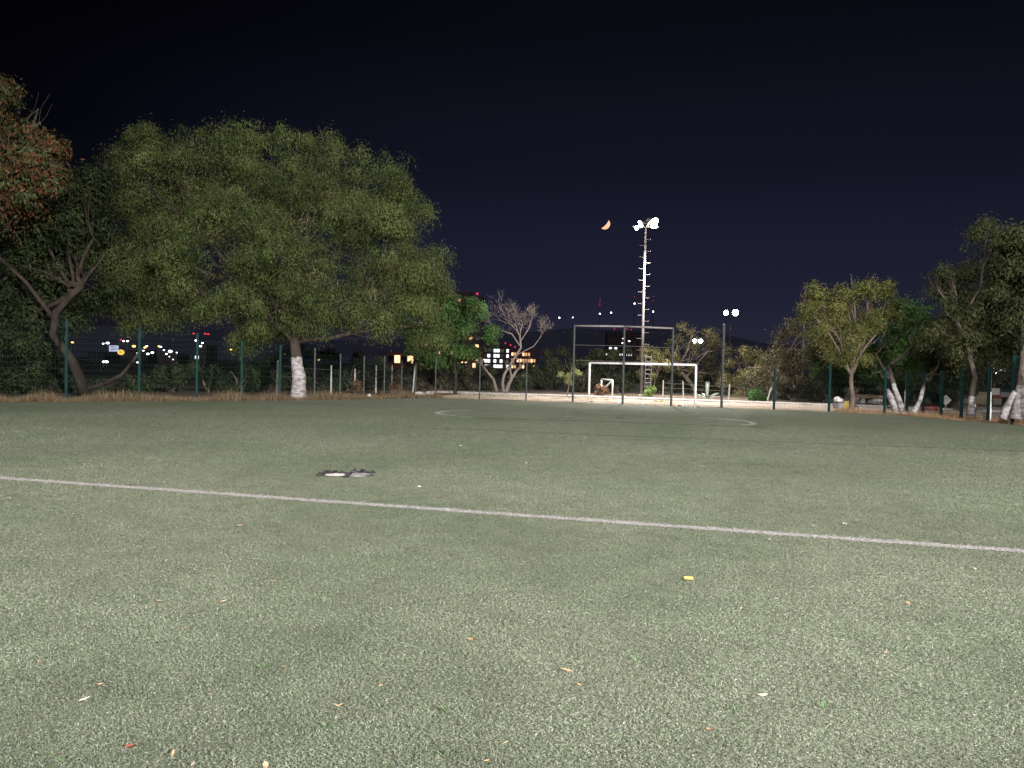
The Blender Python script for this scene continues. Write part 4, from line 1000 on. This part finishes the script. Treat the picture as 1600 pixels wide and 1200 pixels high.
def lantern():
    d = 31.5; b = foot(1522, d); z = hgt(1522, 634, d); t = empty('lantern', b, 0, 'small glowing orange lantern by the whitewashed foot of the willowy tree', 'lantern')
    MB().ball((0, 0, z), .13, 8, 6, (.85, .8, 1.35)).build('glass', glow('orange_flame', (1, .45, .1), 2.5), t, smooth=True)
    MB().tube([(0, 0, -.1), (0, 0, z - .15)], [.05, .04], 6).build('stand', M['dark_steel'], t); MB().tube([(0, 0, z + .15), (0, 0, z + .24)], [.1, .02], 8).build('cap', M['dark_steel'], t)
lantern()
def booth():
    d = 44; b = foot(1365, d); t = empty('guard_booth', b, 0, 'small pale guard booth with flat roof behind the dark trunk', 'booth')
    def X(px): return at(px, 590, d).x - b.x
    h = hgt(1365, 622, d); h2 = h + .25
    for x0, x1, nm in ((1343, 1352, 'wall'), (1364, 1378, 'wall')): MB().box(((X(x0) + X(x1)) / 2, .6, h / 2), (X(x1) - X(x0), 1.4, h)).build(nm, M['wall_pale'], t)
    MB().box(((X(1352) + X(1364)) / 2, .9, h / 2), (X(1364) - X(1352), .7, h - .02)).build('door', M['dark_glass'], t)
    MB().box((0, .6, h + .09), (X(1380) - X(1340), 1.8, .18)).build('roof', mat('tan_roof', (.25, .18, .12), (.2, .15, .1)), t)
    MB().box(((X(1364) + X(1378)) / 2, -.12, h - .12), (X(1378) - X(1364), .06, .12)).build('sign_strip', M['white_paint'], t)
    for x in (1367, 1371, 1375): MB().box((X(x), -.13, h * .4), (.04, .04, h * .75)).build('bar', M['galv'], t)
    d = 46; b = foot(1570, d); t = empty('gatehouse', b, 0, 'low cream gatehouse with red band and window behind the whitewashed post', 'building')
    def X(px): return at(px, 590, d).x - b.x
    h = hgt(1570, 612, d)
    MB().box((0, 1.5, h / 2), (X(1600) - X(1545), 3, h)).build('wall', mat('cream_wall', (.42, .36, .25), (.34, .29, .2), scale=1), t)
    MB().box((0, -.02, h * .62), (X(1599) - X(1546), .08, .22)).build('band', mat('red_band', (.25, .08, .07)), t)
    MB().box((X(1571), -.03, h * .86), (.55, .1, .4)).build('window', M['wall_pale'], t); MB().box((X(1573), -.06, h * .3), (.5, .1, h * .55)).build('door', M['dark_glass'], t)
    MB().box((0, 1.5, h + .06), (X(1603) - X(1542), 3.4, .12)).build('roof', M['dark_steel'], t)
    d = 44; b = foot(1556, d); t = empty('notice_board', b, 0, 'small pale notice board on a pole beneath the street lamp', 'sign'); z = hgt(1556, 612, d)
    MB().box((0, 0, z), (.5, .05, .4)).build('panel', M['wall_pale'], t); MB().tube([(-.1, .05, -.1), (-.1, .05, z)], .03, 6).build('pole', M['dark_steel'], t)
booth()
def bins():
    d = 37; b = foot(1311, d); t = empty('waste_bin', b, 0, 'grey waste bin heaped with pale rubbish left of the dark trunk', 'bin'); h = hgt(1311, 628, d)
    MB().box((0, 0, h / 2), (.34, .4, h), 0, 1.08).build('body', mat('grey_plastic', (.16, .17, .19), (.2, .2, .22)), t); MB().box((0, 0, h), (.4, .46, .05)).build('rim', M['dark_steel'], t)
    rn = random.Random(77)
    for dx, dz, rr, mt, lab in ((-.07, .10, .17, M['white_paint'], 'white rubbish bag slumped on top of the grey bin'), (.13, .05, .13, mat('pink_bag', (.6, .45, .48), (.5, .36, .4)), 'small pinkish rubbish bag hanging over the edge of the grey bin')):
        mb = MB().ball((0, 0, 0), rr, 10, 8, (1, .9, 1.0)); mb.v = [(x * rn.uniform(.75, 1.15), y * rn.uniform(.8, 1.15), z * rn.uniform(.75, 1.2)) for x, y, z in mb.v]
        bo = mb.build('rubbish_bag', mt, smooth=True); bo.location = b + Vector((dx, -.05, h + dz)); tag(bo, lab, 'bag')
    b = foot(1321, d); t = empty('waste_bin', b, 0, 'mustard yellow waste bin between the grey bin and the dark trunk', 'bin'); h = hgt(1321, 626, d)
    MB().box((0, 0, h / 2), (.26, .32, h), 0, 1.08).build('body', mat('yellow_plastic', (.30, .22, .05), (.25, .18, .04)), t); MB().box((0, 0, h), (.32, .38, .05)).build('lid', M['dark_steel'], t)
bins()

# ------------------------------------------------------------------ rubble, litter, leaves, torn turf
def rock(px, py, w, label, seed, name='rock', material=None, group=None, squash=.5):
    rnd = random.Random(seed); b = ground(px, py); mb = MB().ball((0, 0, 0), w / 2, 9, 6, (1, .8, squash))
    mb.v = [(x * rnd.uniform(.8, 1.2), y * rnd.uniform(.8, 1.2), z * rnd.uniform(.85, 1.15) + w * squash * .4) for x, y, z in mb.v]
    o = mb.build(name, material or M['concrete']); o.location = b; tag(o, label, name.replace('_', ' '), group)
rock(1386, 645, .5, 'flat pale stone left of the leaning whitewashed stems', 1, squash=.22); rock(1400, 646, .35, 'grey stone between the feet of the leaning whitewashed stems', 2, squash=.3); rock(1416, 647, .45, 'pale stone at the foot of the narrow whitewashed post', 3, squash=.25)
for k, (x, y, w) in enumerate([(655, 617.5, .5), (663, 618.5, .4), (671, 617.5, .55)]): rock(x, y, w, 'grey rubble lump at the corner of the end fence', 10 + k, 'rubble', None, 'rubble at the fence corner', .45)
paper = mat('white_litter', (.45, .45, .44), (.34, .34, .33), scale=12, rough=.6)
rock(577, 621.5, .22, 'round white ball lying below the slim pale posts', 21, 'ball', paper, squash=1.0)
def crumple(px, py, w, label, seed, material=paper, group=None, name='paper_scrap', h=.35):
    rnd = random.Random(seed); b = ground(px, py, .012); mb = MB(); n = 4
    for i in range(n):
        for j in range(n): mb.v.append(((i / 3 - .5) * w * rnd.uniform(.8, 1.2), (j / 3 - .5) * w * .7 * rnd.uniform(.8, 1.2), rnd.uniform(0, h) * w + .004))
    for i in range(n - 1):
        for j in range(n - 1): a = i * n + j; mb.f.append((a, a + n, a + n + 1, a + 1))
    o = mb.build(name, material); o.location = b; o.rotation_euler = (0, 0, rnd.uniform(0, 3)); tag(o, label, name.split('_')[-1], group)
GL = 'litter by the goal'
for k, (x, y, w) in enumerate([(1063, 635.5, .3), (1068, 635.8, .22), (1090, 636.2, .22), (1093, 636.6, .18)]): crumple(x, y, w, 'white paper scrap beside the foot of the goal post', 40 + k, group=GL)
crumple(1314, 643, .2, 'bright white scrap on the turf below the grey bin', 50); crumple(1534, 657, .2, 'white scrap on the turf below the orange lantern', 51)
for k, (x, y) in enumerate([(595, 688), (640, 732), (1085, 687), (1088, 713), (998, 697), (914, 685), (1170, 703), (822, 724), (720, 697), (1000, 641), (79, 633), (281, 637), (336, 645), (349, 646), (887, 651), (1085, 724), (503, 697), (655, 761), (543, 767), (1320, 819)]):
    crumple(x, y, .04 + .014 * (k % 3), 'tiny white fleck of litter out on the turf', 60 + k, group='white flecks on the turf', name='litter_fleck', h=.2)

leaf_mats = [mat('tan_leaf', (.38, .27, .17), (.28, .19, .11), scale=20), mat('orange_leaf', (.31, .19, .10), (.24, .135, .07), scale=20), mat('dark_red_leaf', (.13, .032, .02), (.09, .025, .016), scale=20), mat('yellow_strip', (.52, .36, .10), (.45, .31, .09), scale=20), mat('pale_leaf', (.42, .37, .28), (.34, .29, .21), scale=20)]
def leaf_mesh(seed, curl=.25, slim=.35):
    rnd = random.Random(seed); mb = MB(); n = 6
    for k in range(n + 1):
        t = k / n; w = slim * math.sin(math.pi * min(max(t, .03), .97)) ** .8 * .5; z = curl * (t - .5) ** 2 + rnd.uniform(0, .03)
        mb.v += [(t - .5, -w, z + w * .5), (t - .5, 0, z), (t - .5, w, z + w * .5)]
    for k in range(n):
        a = k * 3; mb.f += [(a, a + 3, a + 4, a + 1), (a + 1, a + 4, a + 5, a + 2)]
    return mb
LEAF_ME = [[leaf_mesh(s, .3, (.3, .45, .2)[s % 3]).mesh('fallen_leaf') for s in range(3)] for _ in leaf_mats]
for i, ms in enumerate(LEAF_ME):
    for me in ms: me.materials.append(leaf_mats[i])
LLAB = ['small tan dry leaf fallen on the turf', 'small orange leaf fallen on the turf', 'dark red leaf lying on the near turf', None, 'pale bleached leaf scrap on the turf']
def leaf(px, py, kind, L, label=None, rz=None, seed=0):
    rnd = random.Random(seed); o = bpy.data.objects.new('fallen_leaf', LEAF_ME[kind][seed % 3]); link(o)
    o.location = ground(px, py, .015); o.scale = (L, L * rnd.uniform(.7, 1.5), L * rnd.uniform(.8, 2.2)); o.rotation_euler = (rnd.uniform(-.5, .5), rnd.uniform(-.35, .35), rz if rz is not None else rnd.uniform(0, 6.28))
    if label: tag(o, label, 'leaf')
    else: tag(o, LLAB[kind], 'leaf', 'fallen leaves on the turf')
leaf(203, 1168, 2, .05, 'dark red curled leaf on the turf, the only red one', .2, 1)
spots = [(150, 977, 4, .05), (131, 1094, 4, .055), (290, 981, 1, .04), (60, 1035, 1, .035), (157, 1070, 0, .035), (443, 1042, 0, .035), (529, 1103, 0, .055), (413, 973, 0, .03), (327, 1086, 0, .035), (425, 908, 0, .06), (350, 940, 0, .05),
         (248, 940, 0, .05), (394, 920, 4, .06), (595, 1071, 0, .03), (735, 1000, 1, .045), (934, 1001, 0, .04), (886, 1049, 1, .07), (906, 1072, 1, .04), (1188, 909, 0, .07), (1241, 909, 1, .035), (1530, 910, 1, .06), (1524, 890, 4, .07), (1202, 844, 4, .07), (1109, 1141, 1, .035),
         (1080, 1053, 0, .045), (1384, 1020, 1, .03), (1158, 951, 0, .04), (1350, 892, 4, .05), (376, 822, 0, .14), (688, 777, 1, .11), (665, 737, 2, .1), (1271, 822, 4, .07), (1419, 943, 1, .04), (300, 1197, 4, .06), (272, 1180, 0, .05), (415, 1196, 0, .045), (1047, 1160, 0, .03), (760, 1189, 1, .03), (1192, 1088, 4, .055), (790, 1160, 0, .03)]
for k, (x, y, kd, L) in enumerate(spots):
    leaf(x, y, kd if kd != 2 else 1, L, None, None, k + 2)
b = ground(1076, 905, .02); mb = MB(); mb.box((0, 0, .006), (.075, .022, .004)); mb.box((.0, .012, .012), (.073, .003, .012))
o = mb.build('plastic_strip', leaf_mats[3]); o.location = b; o.rotation_euler = (.15, .05, .05); tag(o, 'bright yellow plastic strip lying on the near turf', 'strip')
def tuft(px, py, seed, h=.05):
    rnd = random.Random(seed); b = ground(px, py); t = empty('weed_tuft', b, 0, 'tiny bright green weed tuft sprouting from the turf', 'weed', 'green weed tufts in the turf'); gm = bpy.data.materials.get('weed_green') or mat('weed_green', (.09, .15, .075), (.11, .17, .085), scale=30)
    for k in range(6):
        a = rnd.uniform(0, 6.28); L = h * rnd.uniform(.6, 1.2); e = Vector((math.cos(a) * L * .8, math.sin(a) * L * .8, L * .8)); s = Vector((-math.sin(a), math.cos(a), 0)) * .004
        MB().poly([-s, s, e * .6 + s * .8 + Vector((0, 0, .006)), e, e * .6 - s * .8 + Vector((0, 0, .006))]).build('blade', gm, t)
for k, (x, y) in enumerate([(512, 1140), (697, 1112), (692, 1182), (507, 942), (408, 1046), (101, 1192), (994, 1035), (1150, 1112), (1287, 1108)]): tuft(x, y, k, .05)

def torn_patch():
    rnd = random.Random(9); c = Vector((PATCH.x, PATCH.y, 0)); t = empty('torn_turf_patch', c, 0, 'torn hole in the turf with curled dark edges and pale base showing', 'hole')
    def outline(cx, cy, rx, ry, n, j): return [(cx + rx * math.cos(2 * math.pi * k / n) * rnd.uniform(1 - j, 1 + j), cy + ry * math.sin(2 * math.pi * k / n) * rnd.uniform(1 - j, 1 + j)) for k in range(n)]
    dark = mat('turf_backing', (.02, .02, .022), (.05, .05, .055), scale=14, rough=.85, bump=.5); pale = mat('bare_base', (.62, .58, .56), (.48, .45, .44), scale=9, rough=.9, bump=.4); grey = mat('grey_crumb', (.24, .23, .24), (.34, .33, .33), scale=25, rough=.95, bump=.8)
    MB().poly([(x, y, .005) for x, y in outline(0, .02, .44, .30, 30, .22)]).build('dark_backing', dark, t)
    MB().poly([(x, y, .009) for x, y in outline(-.14, -.07, .17, .15, 22, .22)]).build('bare_base', pale, t)
    MB().poly([(x, y, .010) for x, y in outline(.20, .03, .15, .17, 20, .28)]).build('crumb_patch', grey, t)
    MB().poly([(x, y, .013) for x, y in outline(.22, -.18, .13, .045, 16, .25)]).build('bare_base', pale, t)
    def flap(pts, h, name):
        mb = MB(); n = len(pts)
        for i, (x, y) in enumerate(pts):
            k = rnd.uniform(.25, 1.3); mb.v += [(x, y, .004), (x + rnd.uniform(-.01, .01), y - .02, h * .6 * k), (x + rnd.uniform(-.02, .02), y - .06 * k, h * k), (x, y - .03, h * .55 * k)]
        for i in range(n - 1):
            a = i * 4
            for j in range(3): mb.f.append((a + j, a + j + 1, a + 5 + j, a + 4 + j))
        mb.build(name, dark, t)
    flap([(-.44 + .046 * k, .14 + .05 * math.sin(k * .6) - .1 * (k < 2)) for k in range(12)], .065, 'curled_flap')
    flap([(.06 + .04 * k, .22 + .04 * math.sin(k)) for k in range(10)], .075, 'curled_flap')
    flap([(-.44 + .02 * k, -.06 - .05 * k) for k in range(5)], .05, 'curled_flap'); flap([(.02 + .015 * k, -.2 + .09 * k) for k in range(5)], .04, 'curled_flap')
torn_patch()
